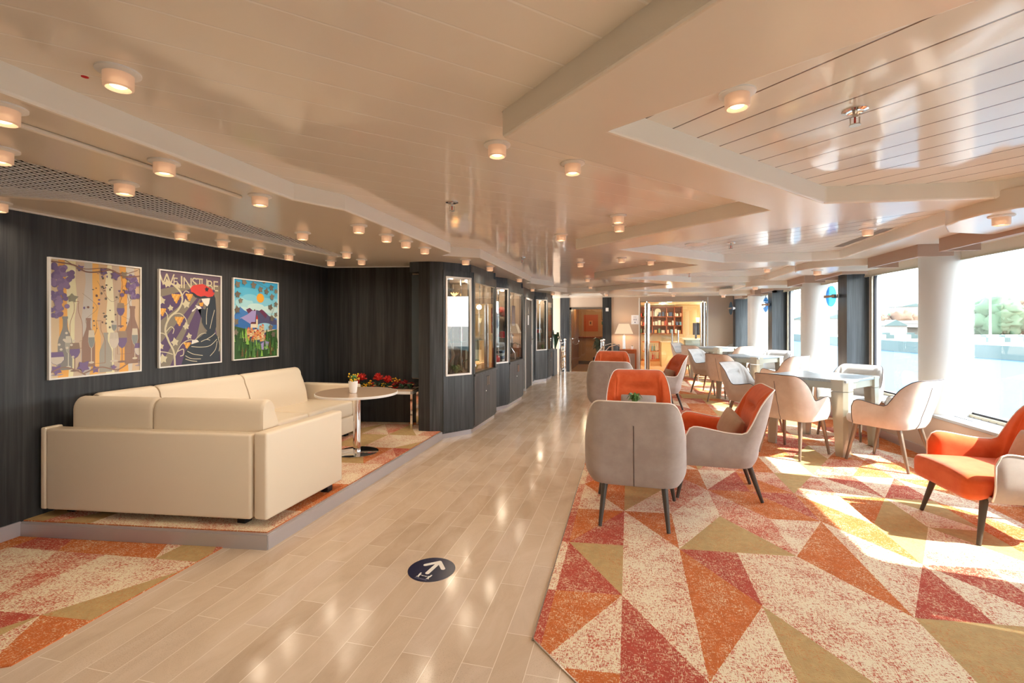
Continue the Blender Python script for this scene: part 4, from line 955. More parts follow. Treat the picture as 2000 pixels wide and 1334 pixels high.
capsule(q, (-.012, -.078), (.012, -.078), .0018, .0014); q.add([(-.018, -.078, .0015), (-.010, -.073, .0015), (-.010, -.083, .0015), (.018, -.078, .0015), (.010, -.073, .0015), (.010, -.083, .0015)], [(0,1,2), (3,4,5)])
q.build('distance_figures', M_wprint, t, fix=False)
q = MB()
for r_ in range(2): 
    for k in range(9): q.box((-.04+.0085*k, -.108-.006*r_, .0012), (-.0345+.0085*k, -.1055-.006*r_, .0014))
q.build('small_print', mat('grey print', '8d8ca0', .4), t)
# ================================================================ pictures on the left wall
MC = {}
def fm(c):
    if c not in MC: MC[c] = mat('print ink '+c, c, .35)
    return MC[c]
class Art:
    """flat printed shapes in sheet coordinates: u to the right, v up, both in cm"""
    def __init__(s, w, h): s.w, s.h, s.q, s.l = w, h, MB(), 0
    def poly(s, pts, c):
        s.l += 1; z_ = .00002*s.l; P_ = [V((min(max(x, 0), s.w), min(max(y, 0), s.h), 0)) for x, y in pts]
        tri = tessellate_polygon([P_]); s.q.add([(z_, p.x*.01, p.y*.01) for p in P_], tri, fm(c))
    def ell(s, x, y, rx, ry, c, n=16, rot=0): s.poly([(x+rx*cos(2*pi*k/n)*cos(rot)-ry*sin(2*pi*k/n)*sin(rot), y+rx*cos(2*pi*k/n)*sin(rot)+ry*sin(2*pi*k/n)*cos(rot)) for k in range(n)], c)
    def rect(s, x0, y0, x1, y1, c): s.poly([(x0, y0), (x1, y0), (x1, y1), (x0, y1)], c)
    def line(s, pts, w_, c):
        P_ = [V(p) for p in pts]; m = len(P_); ws = w_ if isinstance(w_, (list, tuple)) else [w_]*m
        s.l += 1; z_ = .00002*s.l; A = []
        for k, p in enumerate(P_):
            d = (P_[min(k+1, m-1)]-P_[max(k-1, 0)]).normalized(); nn = V((-d.y, d.x))*ws[k]/2; A += [p+nn, p-nn]
        s.q.add([(z_, min(max(p.x, 0), s.w)*.01, min(max(p.y, 0), s.h)*.01) for p in A], [(2*k, 2*k+1, 2*k+3, 2*k+2) for k in range(m-1)], fm(c))
    def curve(s, pts, w_, c, n=8):
        P_ = [V(p) for p in pts]; out = []
        for k in range(len(P_)-1):
            p0, p1, p2, p3 = P_[max(k-1, 0)], P_[k], P_[k+1], P_[min(k+2, len(P_)-1)]
            for i in range(n):
                t = i/n; out.append(.5*((2*p1)+(p2-p0)*t+(2*p0-5*p1+4*p2-p3)*t*t+(3*p1-p0-3*p2+p3)*t**3))
        out.append(P_[-1]); s.line([tuple(p) for p in out], w_, c)
    def bottle(s, x, y, w_, h, c, line=None):
        pr = [(.5, 0), (.5, .5), (.45, .58), (.2, .76), (.16, .82), (.16, .95), (.2, .96), (.2, 1.0)]
        P_ = [(x+a*w_, y+b_*h) for a, b_ in pr]+[(x-a*w_, y+b_*h) for a, b_ in pr[::-1]]
        if line: s.line(P_+[P_[0]], .35, line)
        else: s.poly(P_, c)
    def glass(s, x, y, w_, h, bowl, wine, stem):
        s.ell(x, y, w_*.42, h*.035, stem); s.rect(x-.3, y, x+.3, y+h*.5, stem)
        B_ = [(.0, .42), (.3, .5), (.5, .65), (.48, .8), (.4, 1.0)]; L_ = [(x+a*w_, y+b_*h) for a, b_ in B_]; s.poly(L_+[(2*x-a, b_) for a, b_ in L_[::-1]][:-1], bowl)
        W_ = [(x, y+.44*h), (x+.28*w_, y+.51*h), (x+.47*w_, y+.65*h), (x+.46*w_, y+.78*h)]; s.poly(W_+[(2*x-a, b_) for a, b_ in W_[::-1]][:-1], wine)
    def leaf(s, x, y, r, c, rot=0):
        R_ = [1, .55, .8, .45, .7, .3, .7, .45, .8, .55]; n = len(R_); s.poly([(x+r*R_[k]*cos(rot+2*pi*k/n), y+r*R_[k]*sin(rot+2*pi*k/n)) for k in range(n)], c)
    def grapes(s, x, y, r, n, c, c2=None):
        row = n; yy = y
        while row > 0:
            for k in range(row): s.ell(x+(k-(row-1)/2)*r*1.7+(r*.3 if row % 2 else 0), yy, r, r, c if (k+row) % 2 or not c2 else c2, 12)
            yy -= r*1.5; row -= 1
def picture(y0, z0, w_, h, label, paint):
    t = empty('framed_picture', (-3.889, y0, z0)); tag(t, label, 'picture')
    q = MB(); W_, H_ = w_*.01, h*.01; b_ = .011
    q.box((0, 0, 0), (.022, W_, b_)); q.box((0, 0, H_-b_), (.022, W_, H_)); q.box((0, 0, b_), (.022, b_, H_-b_)); q.box((0, W_-b_, b_), (.022, W_, H_-b_)); q.build('frame', M_white, t)
    a = Art(w_-2.2, h-2.2); paint(a); a.q.box((-.012, 0, 0), (0, a.w*.01, a.h*.01), fm('d8cdb4')); o = a.q.build('print', parent=t, fix=False); o.location = (.013, b_, b_); return t
def art1(a):
    rn = random.Random(2); W_, H_ = a.w, a.h
    cols = ['dcc6a0', 'f0b45c', 'e9e4bc', 'd0bca4', 'c9c4bc', 'f2bd68', 'd8b890', 'eee8c4', 'c8b49c', 'efb25a', 'd6d0c6', 'd9bf9c']
    n = len(cols)
    for k in range(n):
        x0 = W_*k/n; x1 = W_*(k+1)/n; j = lambda: rn.uniform(-1.6, 1.6); L_ = [(x0+j(), H_*i/6) for i in range(7)]; R_ = [(x1+3, H_*(6-i)/6) for i in range(7)]; a.poly(L_+R_, cols[k])
    for x, y, w_, h in ((8, 0, 8, 40), (24, 4, 9, 32), (34, 0, 8, 30), (52, 6, 11, 45)): pass
    a.curve([(20, 60), (30, 50), (22, 40), (28, 30), (18, 25)], .25, '9c8a74'); a.curve([(30, 70), (40, 55), (50, 62), (44, 48), (56, 40)], .25, '9c8a74'); a.curve([(45, 60), (50, 68), (56, 60), (50, 52), (45, 58)], .25, '9c8a74')
    a.bottle(9, 5, 9, 38, '8c8a84'); a.bottle(24, 6, 9, 36, '9a7c6c'); a.bottle(36, 1, 9, 30, 'a8a498'); a.bottle(56, 6, 12, 46, '9a7c6c')
    a.bottle(16, 20, 8, 34, '', 'a07860'); a.bottle(31, 8, 9, 32, '', 'a07860'); a.bottle(50, 14, 11, 60, '', '96705c')
    for x, y, w_, h, c, w2, s_ in ((47, 36, 6, 18, 'a08a76', '7a6690', '8c7268'), (48, 8, 8, 24, 'a08a76', '7a6690', '8c7268'), (26, 9, 4.5, 24, 'd9cfb8', '8f9490', 'd9cfb8'), (58, 10, 5, 24, 'd9cfb8', '8f9490', 'd9cfb8'), (11, 7, 4, 22, 'cfcab8', 'a9a79a', 'd0ccbc'), (15, 4, 7, 20, '96806e', '7a6690', '8c7268'), (42, 9, 7, 22, 'cfc6b4', 'd8cfc0', 'd5ccbc'), (4, 2, 9, 16, '7a6690', 'd3cabb', 'a89aa4'), (61, 4, 7, 18, '7a6690', 'd3cabb', 'a89aa4'), (42, 26, 4, 14, 'cfc6b4', '8f9490', 'd5ccbc')): a.glass(x, y, w_, h, c, w2, s_)
    for k in range(42): a.ell(rn.gauss(32, 7), rn.uniform(34, 76), .35+rn.random()*.7, .35+rn.random()*.7, rn.choice(['6f675c', '7a5c50', '7a6690', '6f675c']), 10)
    for k in range(9): a.ell(rn.uniform(5, 15), rn.uniform(10, 32), .9, .9, 'd6cdbc', 10)
    for k in range(46):
        x = rn.gauss(6, 3); y = rn.uniform(62, 79); a.ell(x, y, 1.9, 1.9, rn.choice(['7f6a94', '8b76a0', '75608a']), 12)
    for k in range(34): a.ell(rn.gauss(5, 2.6), rn.uniform(42, 60), 1.7, 1.7, rn.choice(['7f6a94', '8b76a0', '75608a']), 12)
    for k in range(34): a.ell(rn.gauss(56, 2.8), rn.uniform(58, 76), 1.6, 1.6, rn.choice(['7f6a94', '8b76a0', '75608a']), 12)
    for x, y, r, c in ((18, 78, 3.4, '75608a'), (34, 77, 4, '75608a'), (42, 75, 5, '75608a'), (13, 56, 4.5, '8d8a74'), (49, 76, 4, '8d8a74'), (20, 6, 6, '7f6a94'), (28, 3.5, 4, '7f6a94'), (41, 4, 3, '7f6a94'), (3, 5, 5, '7f6a94')): a.leaf(x, y, r, c, rn.random())
    a.curve([(0, 81), (14, 80), (22, 76), (32, 77), (40, 79), (50, 75), (64, 77)], 1.0, '8a6858'); a.curve([(8, 83), (20, 78), (36, 80), (48, 77), (60, 81)], .6, '8a6858')
    a.curve([(0, 4), (8, 7), (16, 4), (22, 0)], .9, '9a7c6c'); a.curve([(20, 1), (32, 5), (44, 2), (54, 7), (62, 8)], .9, '9a7c6c'); a.curve([(44, 1), (52, 6), (60, 9)], .6, '9a7c6c')
def art2(a):
    W_, H_ = a.w, a.h; a.rect(0, 0, W_, H_, '857c6c')
    for k in range(9):
        an0 = R(186+k*17); an1 = R(186+k*17+8.5); c = (48, 74)
        a.poly([c, (c[0]+140*cos(an0), c[1]+140*sin(an0)), (c[0]+140*cos(an1), c[1]+140*sin(an1))], '5b4468')
    a.rect(0, 74, W_, H_, '6c5a6c'); a.poly([(0, 74), (30, 74), (0, 66)], '5b4468')
    tr = 'd2c9a8'
    a.curve([(14, 0), (13, 12), (8, 22), (5, 32), (9, 42), (17, 49), (21, 57), (20, 64), (14, 70), (10, 72)], [2.6]*8+[2.2]*8+[1.8]*8+[1.5]*16+[1.2]*16+[.9]*16+[.5]*1, tr) if False else a.curve([(14, 0), (13, 12), (8, 22), (5, 32), (9, 42), (17, 49), (21, 57), (20, 64), (14, 70), (10, 72)], 1.7, tr)
    for pts in (((10, 44), (18, 46), (24, 42), (26, 36)), ((14, 8), (20, 18), (28, 22), (34, 21)), ((6, 34), (7, 44), (2, 50)), ((12, 10), (6, 12), (0, 13)), ((6, 30), (10, 34), (13, 32), (12, 28)), ((20, 60), (24, 66), (28, 65)), ((8, 24), (4, 28), (0, 29)), ((16, 12), (22, 14), (22, 9), (19, 8))): a.curve(pts, .8, tr)
    for x, y, r in ((7, 71, 5), (17, 70, 4), (25, 54, 5.5), (10, 50, 3.6), (25, 34, 4.5), (14, 20, 5), (28, 25, 4), (2, 56, 4.6), (1, 17, 4), (3, 6, 5.5)): a.leaf(x, y, r, tr, R(100))
    for x, y, n in ((15, 62, 5), (28, 63, 4), (18, 42, 5), (2, 49, 4), (26, 19, 4)): a.grapes(x, y, 1.05, n, 'e0a244', 'edb85c')
    dk = '2f353d'
    a.poly([(20, 0), (24, 12), (30, 19), (40, 25), (47, 30), (44, 33), (41, 38), (41, 45), (45, 51), (47, 56), (48, 62), (56, 62), (57, 50), (57, 34), (55, 28), (61, 22), (61, 0)], dk)
    a.poly([(36, 52), (40, 52), (40, 44), (44, 36), (48, 34), (46, 44), (46, 50)], dk)
    a.poly([(40, 61), (46, 62), (50, 61), (49, 56), (47, 53), (44, 55), (42, 57)], 'eceae2'); a.poly([(34, 54), (39, 53), (41, 51), (37, 50)], 'eceae2')
    a.poly([(38, 56), (43, 57), (42, 53), (39, 53)], 'e0a23c'); a.line([(38, 53), (33, 50)], .7, 'eceae2'); a.ell(32, 49, 1.8, .7, 'eceae2', rot=.6)
    a.poly([(30, 65), (34, 61), (40, 60), (48, 61), (56, 61), (54, 66), (44, 66), (36, 68)], dk)
    a.poly([(29, 69), (32, 72), (37, 73), (42, 74), (46, 72.5), (52, 70), (55, 66), (53, 63), (48, 62), (44, 63), (40, 62), (36, 63), (33, 65), (30, 66)], 'd4453c')
    a.leaf(46, 69, 3.2, '26292e', .4); a.leaf(54, 68, 2.2, '5b4468', .4)
    for pts in (((46, 36), (46, 44), (47, 52)), ((50, 32), (52, 40), (55, 50)), ((34, 22), (40, 27), (46, 28)), ((30, 16), (40, 15), (50, 16), (58, 22)), ((26, 12), (32, 9), (42, 7)), ((24, 8), (30, 5), (40, 4)), ((24, 5), (30, 3), (36, 2)), ((46, 22), (52, 25), (56, 28)), ((50, 6), (56, 12), (58, 20)), ((40, 20), (46, 22), (50, 21)), ((60, 10), (61, 16), (59, 24))): a.curve(pts, .55, 'd8d0b4')
    a.poly([(31, 22), (36, 22), (38, 20), (34, 19), (30, 18)], 'eceae2')
def art3(a):
    rn = random.Random(6); W_, H_ = a.w, a.h
    for k, c in enumerate(('d6e8e0', 'a9dbe4', '84cbe2', '5fbbdf', '40aada')): a.rect(0, 36+k*9.5, W_, H_, c)
    for x, y, rx, ry, c in ((14, 58, 12, 5, 'a9dbe4'), (30, 54, 12, 4, 'c4e4e6'), (50, 52, 12, 4, 'c4e4e6'), (12, 50, 10, 4, 'c4e4e6'), (22, 64, 10, 3.5, '84cbe2')): a.ell(x, y, rx, ry, c, 20)
    a.ell(36, 64, 5.4, 5, 'eda93a', 20)
    a.poly([(0, 44), (8, 54), (14, 50), (20, 48), (30, 47), (44, 46), (61, 42), (61, 34), (0, 34)], '4a82c4'); a.poly([(16, 51), (21, 53), (26, 50), (28, 52), (31, 48), (20, 46)], '6c3c58')
    a.poly([(8, 42), (18, 46), (24, 50), (30, 50), (31, 44), (28, 34), (20, 36)], 'a79cd0'); a.poly([(30, 51), (36, 50), (40, 51), (50, 44), (61, 40), (61, 34), (28, 34)], '57597a'); a.poly([(34, 50), (38, 52), (46, 46), (44, 42), (39, 46)], '6c3c58')
    a.poly([(0, 36), (10, 42), (18, 38), (24, 35), (61, 35), (61, 30), (0, 30)], '3f74b8'); a.ell(42, 33, 12, 4, '9fd4ea', 24)
    a.poly([(0, 0), (61, 0), (61, 30), (40, 26), (0, 34)], '3f6238'); a.poly([(14, 22), (30, 12), (50, 18), (48, 26), (24, 28)], '4d5c7c'); a.poly([(24, 8), (40, 16), (50, 20), (46, 8)], 'a79cd0')
    for k in range(38):
        x = 12+rn.random()*32; y = 16+rn.random()*14; w_ = 2.4+rn.random()*1.6; h = 3+rn.random()*3
        a.rect(x, y, x+w_, y+h, rn.choice(['e8d2a4', 'dcc090', 'f0dfba', 'd9b88a', 'e4a060'])); a.poly([(x-.4, y+h), (x+w_+.4, y+h), (x+w_/2, y+h+1.8)], rn.choice(['c8492f', 'b8412f', '7a3c3c', 'd8604a']))
        for i in range(2): a.rect(x+.5+i*1.2, y+h*.4, x+1.0+i*1.2, y+h*.62, '7c6a5c')
    a.rect(22, 32, 30, 36, 'e6e0cc'); a.poly([(21.5, 36), (30.5, 36), (29, 38), (23, 38)], '6c3c48'); a.rect(29.5, 32, 32, 41, 'e8d8b8'); a.poly([(29.3, 41), (32.2, 41), (30.8, 46.5)], 'c03c34')
    for k in range(64):
        x = rn.random()*61; y = rn.uniform(0, 14) if 18 < x < 44 else rn.uniform(0, 24); h = rn.uniform(6, 12); c = rn.choice(['3f6238', '4f7c42', '5f8a4a', '6b5a3c', '8fc45a', '355432'])
        for j in range(3): a.poly([(x-2.0+j*.5, y-2+h*.28*j), (x+2.0-j*.5, y-2+h*.28*j), (x, y-2+h*.28*j+h*.45)], c)
    for x, y, r in ((4, 76, 5), (13, 79, 5), (25, 77, 5.5), (35, 73, 5), (44, 71, 5), (51, 76, 5), (52, 66, 5), (58, 58, 4.5), (50, 54, 5), (4, 66, 5), (8, 60, 4), (4, 50, 5.5), (2, 38, 5), (2, 27, 4.5), (52, 42, 5), (50, 32, 5), (54, 24, 5), (59, 72, 4), (58, 46, 4), (40, 82, 4)): a.leaf(x, y, r, rn.choice(['7c7466', '6f685c', '857c6c']), rn.random()*2)
    a.curve([(26, 82), (34, 79), (44, 76), (56, 74), (61, 76)], .35, '6a6258'); a.curve([(50, 44), (54, 50), (56, 56)], .35, '6a6258')
picture(2.42, 1.01, 64, 85, 'framed print of wine bottles, glasses and purple grapes, first of the three', art1)
t = picture(3.21, 1.02, 64, 84.5, 'framed wine poster with a lady in a red hat, middle of the three', art2)
for s_, y, z_, sz, xs, v in (('W', .075, .755, .125, .95, 0), ('E', .155, .745, .085, 1, 0), ('I', .215, .745, .13, 1, 0), ('N', .275, .74, .12, .9, 0), ('S', .345, .75, .11, 1, 0), ('T', .40, .75, .11, .9, 0), ('U', .45, .75, .11, .8, 0), ('B', .51, .735, .12, .9, 0), ('E', .575, .735, .12, .95, 0)):
    text('lettering', s_, sz*1.2, (.01365, y, z_), (pi/2, 0, pi/2), fm('d2c9a8'), t, .0001, xs=xs)
picture(3.99, 1.025, 64, 84, 'framed print of an alpine village under a blue sky, third of the three', art3)
# ================================================================ far end: doors, railing, console, lamp
t = empty('door_2'); t['kind'] = 'structure'
q = MB(); q.box((-1.68, YF-.02, 0), (-1.62, YF+.06, 1.87)); q.box((-1.68, YF-.02, 1.81), (-.73, YF+.06, 1.87)); q.build('door_frame', M_steel, t)
q = MB(); q.add([(-1.60, YF+.03, .03), (-.74, YF+.03, .03), (-.74, YF+.03, 1.80), (-1.60, YF+.03, 1.80)], [(0,1,2,3)]); q.build('door_glass', G_case, t)
q = MB(); q.tube([(-1.56+.0*cos(a)+.09*cos(a)+.06, YF-.02, .88+.09*sin(a)) for a in [2*pi*k/20 for k in range(21)]], .007, 6); q.lathe([(.02, .95), (.02, .97)], (-1.58, YF, 0), 10); q.build('door_handle', M_chrome, t)
q = MB(); q.box((-1.5, 16.495, 1.13), (-1.02, 16.50, 1.70)); tag(q.build('orange_art_panel', mat('orange artwork', 'cf5a24', .35)), 'orange rectangular artwork on the corridor wall behind the glass door', 'picture')
q = MB(); q.box((-1.33, 16.49, 1.33), (-1.2, 16.4951, 1.5), fm('e8a064')); q.sphere((-1.27, 16.488, 1.42), .03, fm('4a3224'), 8, 6, (.8, .2, 1.6)); tag(q.build('small_print_panel'), 'small dark motif panel centred on the orange artwork', 'picture')
q = MB(); q.box((-.9, 16.49, 1.52), (-.62, 16.5, 1.9), fm('6a4a2c')); q.box((-.88, 16.485, 1.54), (-.64, 16.491, 1.88), fm('c9b08a')); tag(q.build('corridor_picture'), 'brown framed picture at the right end of the corridor wall', 'picture')
q = MB(); q.box((-.9, 16.485, 1.36), (-.62, 16.5, 1.47), fm('2f6a44')); q.box((-.84, 16.48, 1.39), (-.72, 16.486, 1.44), fm('e4ece4')); tag(q.build('exit_sign'), 'green escape route sign under the framed picture in the corridor', 'sign')
q = MB(); q.tube([(-1.7, 16.42, .93), (-.45, 16.42, .93)], .03, 10); q.box((-1.5, 16.42, .9), (-1.47, 16.5, .93)); q.box((-.8, 16.42, .9), (-.77, 16.5, .93)); tag(q.build('handrail', M_red), 'wooden handrail along the corridor wall', 'handrail')
q = MB(); q.box((-1.7, 16.48, 0), (-.4, 16.5, .12)); struct(q.build('baseboard_corridor', mat('brown skirting', '5c3a1e', .5)))
for x in (-1.35, -1.0):
    q = MB(); q.lathe([(.001, 0), (.05, 0), (.05, -.01), (.001, -.01)], (x, 15.4, 2.02), 16); o = tag(q.build('corridor_spotlight', M_bulb), 'round warm spotlight in the corridor ceiling, %s one' % ('left' if x < -1.2 else 'right'), 'ceiling lamp', 'corridor ceiling spotlights')
    l = bpy.data.lights.new('corridor_light', 'POINT'); l.energy = 2.6; l.color = (1, .78, .5); l.shadow_soft_size = .05; lo = bpy.data.objects.new('corridor_light', l); col.objects.link(lo); lo.location = (x, 15.4, 1.9)
t = thing_plant((-.86, 14.35, .004), .30, .62, 'dark potted plant in a black square planter behind the glass door', None, 46, M_leafd, 'potted_palm', .03, 31)
for o in t.children: o.location.z = .38
q = MB(); q.add([(-.13, -.13, 0), (.13, -.13, 0), (.13, .13, 0), (-.13, .13, 0), (-.16, -.16, .40), (.16, -.16, .40), (.16, .16, .40), (-.16, .16, .40)], [(0,1,2,3), (4,5,6,7), (0,1,5,4), (1,2,6,5), (2,3,7,6), (3,0,4,7)]); q.build('planter', M_black, t)
q = MB(); q.tube([(0, 0, .38), (.01, 0, .62)], .012, 6); q.build('stem', M_branch, t)
thing_plant((-1.95, 12.9, .70), .22, .55, 'broad leaved dark green plant behind the farthest cabinet', None, 12, M_leafd, 'leafy_plant', .05, 33)
bx('low_cabinet', (-2.55, 12.55, 0), (-1.93, 13.15, .70), mat('slate low cabinet', '5d656d', .4), 'low slate grey cabinet behind the farthest showcase', 'cabinet', bev=.004)
def railing(x0, y0, x1, y1, lab, arches=True):
    t = empty('railing', (x0, y0, 0)); tag(t, lab, 'railing'); d = V((x1-x0, y1-y0, 0)); L = d.length; u = d.normalized()
    for s in (0, L):
        p = u*s; q = MB(); q.lathe([(.028, 0), (.028, .90)], tuple(p), 14); q.sphere((p.x, p.y, .94), .04, None, 12, 8); q.build('post', M_chrome, t, smooth=30)
    q = MB(); q.tube([u*0+V((0, 0, .86)), u*L+V((0, 0, .86))], .012, 8); q.tube([V((0, 0, .12)), u*L+V((0, 0, .12))], .012, 8); q.build('rails', M_chrome, t)
    q = MB(); n = 4
    for k in range(n):
        a = L*(k+.5)/n; r_ = L/n*.45
        for zc, hh in ((.62, .20), (.32, .20)):
            q.tube([u*(a+r_*cos(w_))+V((0, 0, zc+hh*.8*sin(w_))) for w_ in [2*pi*i/16 for i in range(17)]], .006, 6)
        q.sphere(tuple(u*a+V((0, 0, .47))), .03, None, 8, 6)
        q.sphere(tuple(u*a+V((0, 0, .62))), .022, None, 8, 6); q.sphere(tuple(u*a+V((0, 0, .32))), .022, None, 8, 6)
    q.build('ornament', M_brass, t)
railing(-1.80, 12.85, -1.76, 13.55, 'ornate chrome railing on the left before the glass door')
railing(-.70, 12.95, -.68, 13.6, 'ornate chrome railing on the right before the glass door')
t = empty('console_table', (-.10, 13.66, .006)); tag(t, 'cherry wood console table under the white shaded lamp', 'table')
q = MB(); q.box((-.31, -.19, .65), (.31, .19, .68)); q.build('table_top', M_red, t, bevel=.004)
for sx_ in (-.31, .265):
    for sy_ in (-.19, .145): q = MB(); q.box((sx_, sy_, 0), (sx_+.045, sy_+.045, .65)); q.build('leg', M_red, t)
q = MB(); q.box((-.31, -.18, .57), (.31, -.16, .65)); q.build('apron', M_red, t)
t = empty('table_lamp', (-.13, 13.66, .6865)); tag(t, 'table lamp with cream square shade and glass column on the console', 'lamp')
q = MB(); q.box((-.05, -.05, 0), (.05, .05, .015)); q.lathe([(.035, .015), (.03, .38), (.001, .38)], n=4); q.build('glass_column', mat('pale glass column', 'dfe6ea', .08, trans=.5), t)
q = MB(); q.tube([(0, 0, .38), (0, 0, .47)], .008, 8); q.build('stem', M_brass, t)
q = MB(); A = [(-.25, -.16, .43), (.25, -.16, .43), (.25, .16, .43), (-.25, .16, .43), (-.14, -.09, .71), (.14, -.09, .71), (.14, .09, .71), (-.14, .09, .71)]; q.add(A, [(0,1,5,4), (1,2,6,5), (2,3,7,6), (3,0,4,7)]); q.build('lamp_shade', M_shade, t)
l = bpy.data.lights.new('lamp_light', 'POINT'); l.energy = 1.8; l.color = (1, .78, .5); l.shadow_soft_size = .05; lo = bpy.data.objects.new('lamp_light', l); col.objects.link(lo); lo.location = (-.13, 13.66, 1.26)
thing_plant((-.33, 13.60, .6865), .055, .055, 'left small white pot with green sprigs on the console table', (.035, .085, M_pot), 26, name='small_potted_plant', wid=.01, seed=41)
thing_plant((.09, 13.60, .6865), .04, .03, 'right small white pot with low dark plant on the console table', (.033, .085, M_pot), 20, M_leafd, name='small_potted_plant', wid=.01, seed=42)
t = empty('cantilever_chair', (-.52, 12.6, .006), R(-70)); tag(t, 'black and chrome tubular chair half hidden behind the far armchairs', 'chair')
rbox((-.22, -.2, .42), (.22, .22, .47), .02, 'seat', M_black, t); rbox((-.22, .2, .55), (.22, .24, .86), .02, 'backrest', M_black, t)
for sx_ in (-1, 1): q = MB(); q.tube([(.24*sx_, .24, .80), (.25*sx_, .15, .86), (.25*sx_, -.05, .80), (.25*sx_, -.22, .62), (.25*sx_, -.24, .03), (.25*sx_, .22, .02)], .013, 8); q.build('tube_frame', M_chrome, t, smooth=30)
q = MB(); q.box((-.64, YF-.045, 1.75), (-.56, YF-.03, 1.85)); q.box((-.62, YF-.05, 1.77), (-.58, YF-.045, 1.82)); tag(q.build('wall_switch', M_white), 'white wall switch plate high on the right dark pier', 'switch')
t = empty('notice_sheet', (.17, YF-.004, 1.51)); tag(t, 'white notice with small pictograms beside the glass shop entrance', 'notice')
q = MB(); q.box((-.10, -.002, -.13), (.10, .002, .13)); q.build('sheet', M_paper, t)
q = MB()
for x in (-.03, .02): q.box((x, -.004, -.02), (x+.016, -.002, .03))
q.box((-.01, -.004, -.09), (.014, -.002, -.06))
for x in range(6): q.box((-.045+.015*x, -.004, .07), (-.034+.015*x, -.002, .08))
q.build('pictograms', M_ink, t)
t = empty('door_3'); t['kind'] = 'structure'
for x in (.50, 1.97): 
    q = MB(); q.lathe([(.075, .02), (.075, 1.97)], (x, YF-.05, 0), 24); q.lathe([(.02, 1.97), (.02, 2.03)], (x, YF-.05, 0), 12); q.build('door_post', M_steel, t, smooth=30)
q = MB(); q.box((.3, YF, 2.0), (2.09, YF+.06, 2.03)); q.box((.3, YF, 0), (.33, YF+.06, 2.0)); q.box((2.06, YF, 0), (2.09, YF+.06, 2.0)); q.build('door_frame', M_steel, t)
q = MB(); q.add([(.55, YF+.02, .02), (1.24, YF+.02, .02), (1.24, YF+.02, 1.98), (.55, YF+.02, 1.98)], [(0,1,2,3)]); q.add([(1.26, YF+.02, .02), (1.92, YF+.02, .02), (1.92, YF+.02, 1.98), (1.26, YF+.02, 1.98)], [(0,1,2,3)]); q.build('door_glass', G_case, t)
for x in (1.17, 1.33): q = MB(); q.tube([(x, YF-.03, .86), (x, YF-.03, 1.22)], .02, 10); q.build('door_handle', M_chrome, t)
# shop furniture
YS = 19.3
t = empty('shop_shelving', (1.3, YS-.15, 0)); tag(t, 'reddish wood shelving with goods seen through the glass entrance', 'shelving')
q = MB()
for x in (-.95, -.42, .1, .38, .66): q.box((x-.02, -.15, 1.0), (x+.02, .1, 2.05))
q.build('uprights', M_red, t)
for z_ in (1.02, 1.32, 1.66, 2.03): q = MB(); q.box((-.95, -.15, z_-.015), (.66, .1, z_+.015)); q.build('shelf', M_red, t)
q = MB(); q.box((-.95, .1, 1.0), (.66, .12, 2.05)); q.build('back_panel', mat('brown shelf back', '8a5a44', .6), t)
gc = ['e8dccb', 'd9c4a8', '7fb0c4', 'c8483c', 'e6e2d8', '6a8f6a', 'e0b090', '4a5f84', 'f0e8da', 'd4a060']; rn = random.Random(12); gm = [mat('goods %d' % k, c, .5) for k, c in enumerate(gc)]
nm = ['cream', 'tan', 'light blue', 'red', 'off white', 'green', 'peach', 'navy', 'ivory', 'ochre']
for z_, rown in ((1.037, 'lowest'), (1.337, 'middle'), (1.677, 'upper')):
    x = .40; k = 0
    while x < 1.9:
        w_ = rn.uniform(.07, .12); h = rn.uniform(.10, .2); c = rn.randrange(10)
        bx('boxed_goods', (x, YS-.28, z_), (x+w_, YS-.16, z_+h), gm[c], 'small packaged goods on the %s shelf row of the shop' % rown, 'box', 'packaged goods on the %s shop shelf' % rown); x += w_+rn.uniform(.02, .06)
        if abs((x+.03) % .53) < .02: x += .05
q = MB(); q.lathe([(.001, 0), (.12, 0), (.12, .02), (.10, .03), (.001, .03)], n=28); o = q.build('wall_clock', mat('clock face', 'e8dcc0', .4)); o.rotation_euler = (pi/2, 0, 0); o.location = (1.08, YS-.2, 1.86); tag(o, 'round pale clock hanging on the shop shelving', 'clock')
t = empty('display_counter', (1.32, 16.5, 0)); tag(t, 'cream box shaped counter standing inside the glass shop entrance', 'counter')
q = MB(); q.box((-.28, -.2, 0), (.26, .6, .78)); q.build('body', M_cream, t, bevel=.004)
q = MB(); q.box((-.3, -.22, .78), (.28, .62, .80)); q.build('counter_top', M_pap, t)
q = MB(); q.add([(-.28, -.2, .8), (.26, -.2, .8), (.26, -.2, 1.0), (-.28, -.2, 1.0)], [(0,1,2,3)]); q.build('glass_screen', G_case, t)
q = MB(); q.box((.5, 18.4, 0), (1.2, 18.9, .04)); 
for z_ in (.04, .35, .70): q.box((.5, 18.4, z_), (1.2, 18.9, z_+.03))
q.box((1.1, 18.4, 0), (1.2, 18.9, .73)); tag(q.build('wooden_rack', mat('orange wood', 'd8803c', .5)), 'low orange wood rack of bottles inside the shop', 'shelf')
for k in range(7): bottle((.55+.075*k, 18.5, .38), .028, .26, gm[(k*3) % 10], 'small bottle on the low orange rack in the shop', 'bottles on the low shop rack')
for k in range(6): bottle((.55+.08*k, 18.5, .07), .03, .24, gm[(k*3+1) % 10], 'pale bottle on the bottom board of the low shop rack', 'bottles on the bottom of the shop rack')
t = empty('reception_desk', (2.4, 16.9, 0)); tag(t, 'long counter with glass front at the right inside the shop', 'counter')
q = MB(); q.box((-.55, 0, .0), (.7, .5, .86)); q.build('body', mat('slate desk', '6e8288', .4), t); q = MB(); q.box((-.6, -.04, .86), (.74, .54, .89)); q.build('counter_top', M_pap, t)
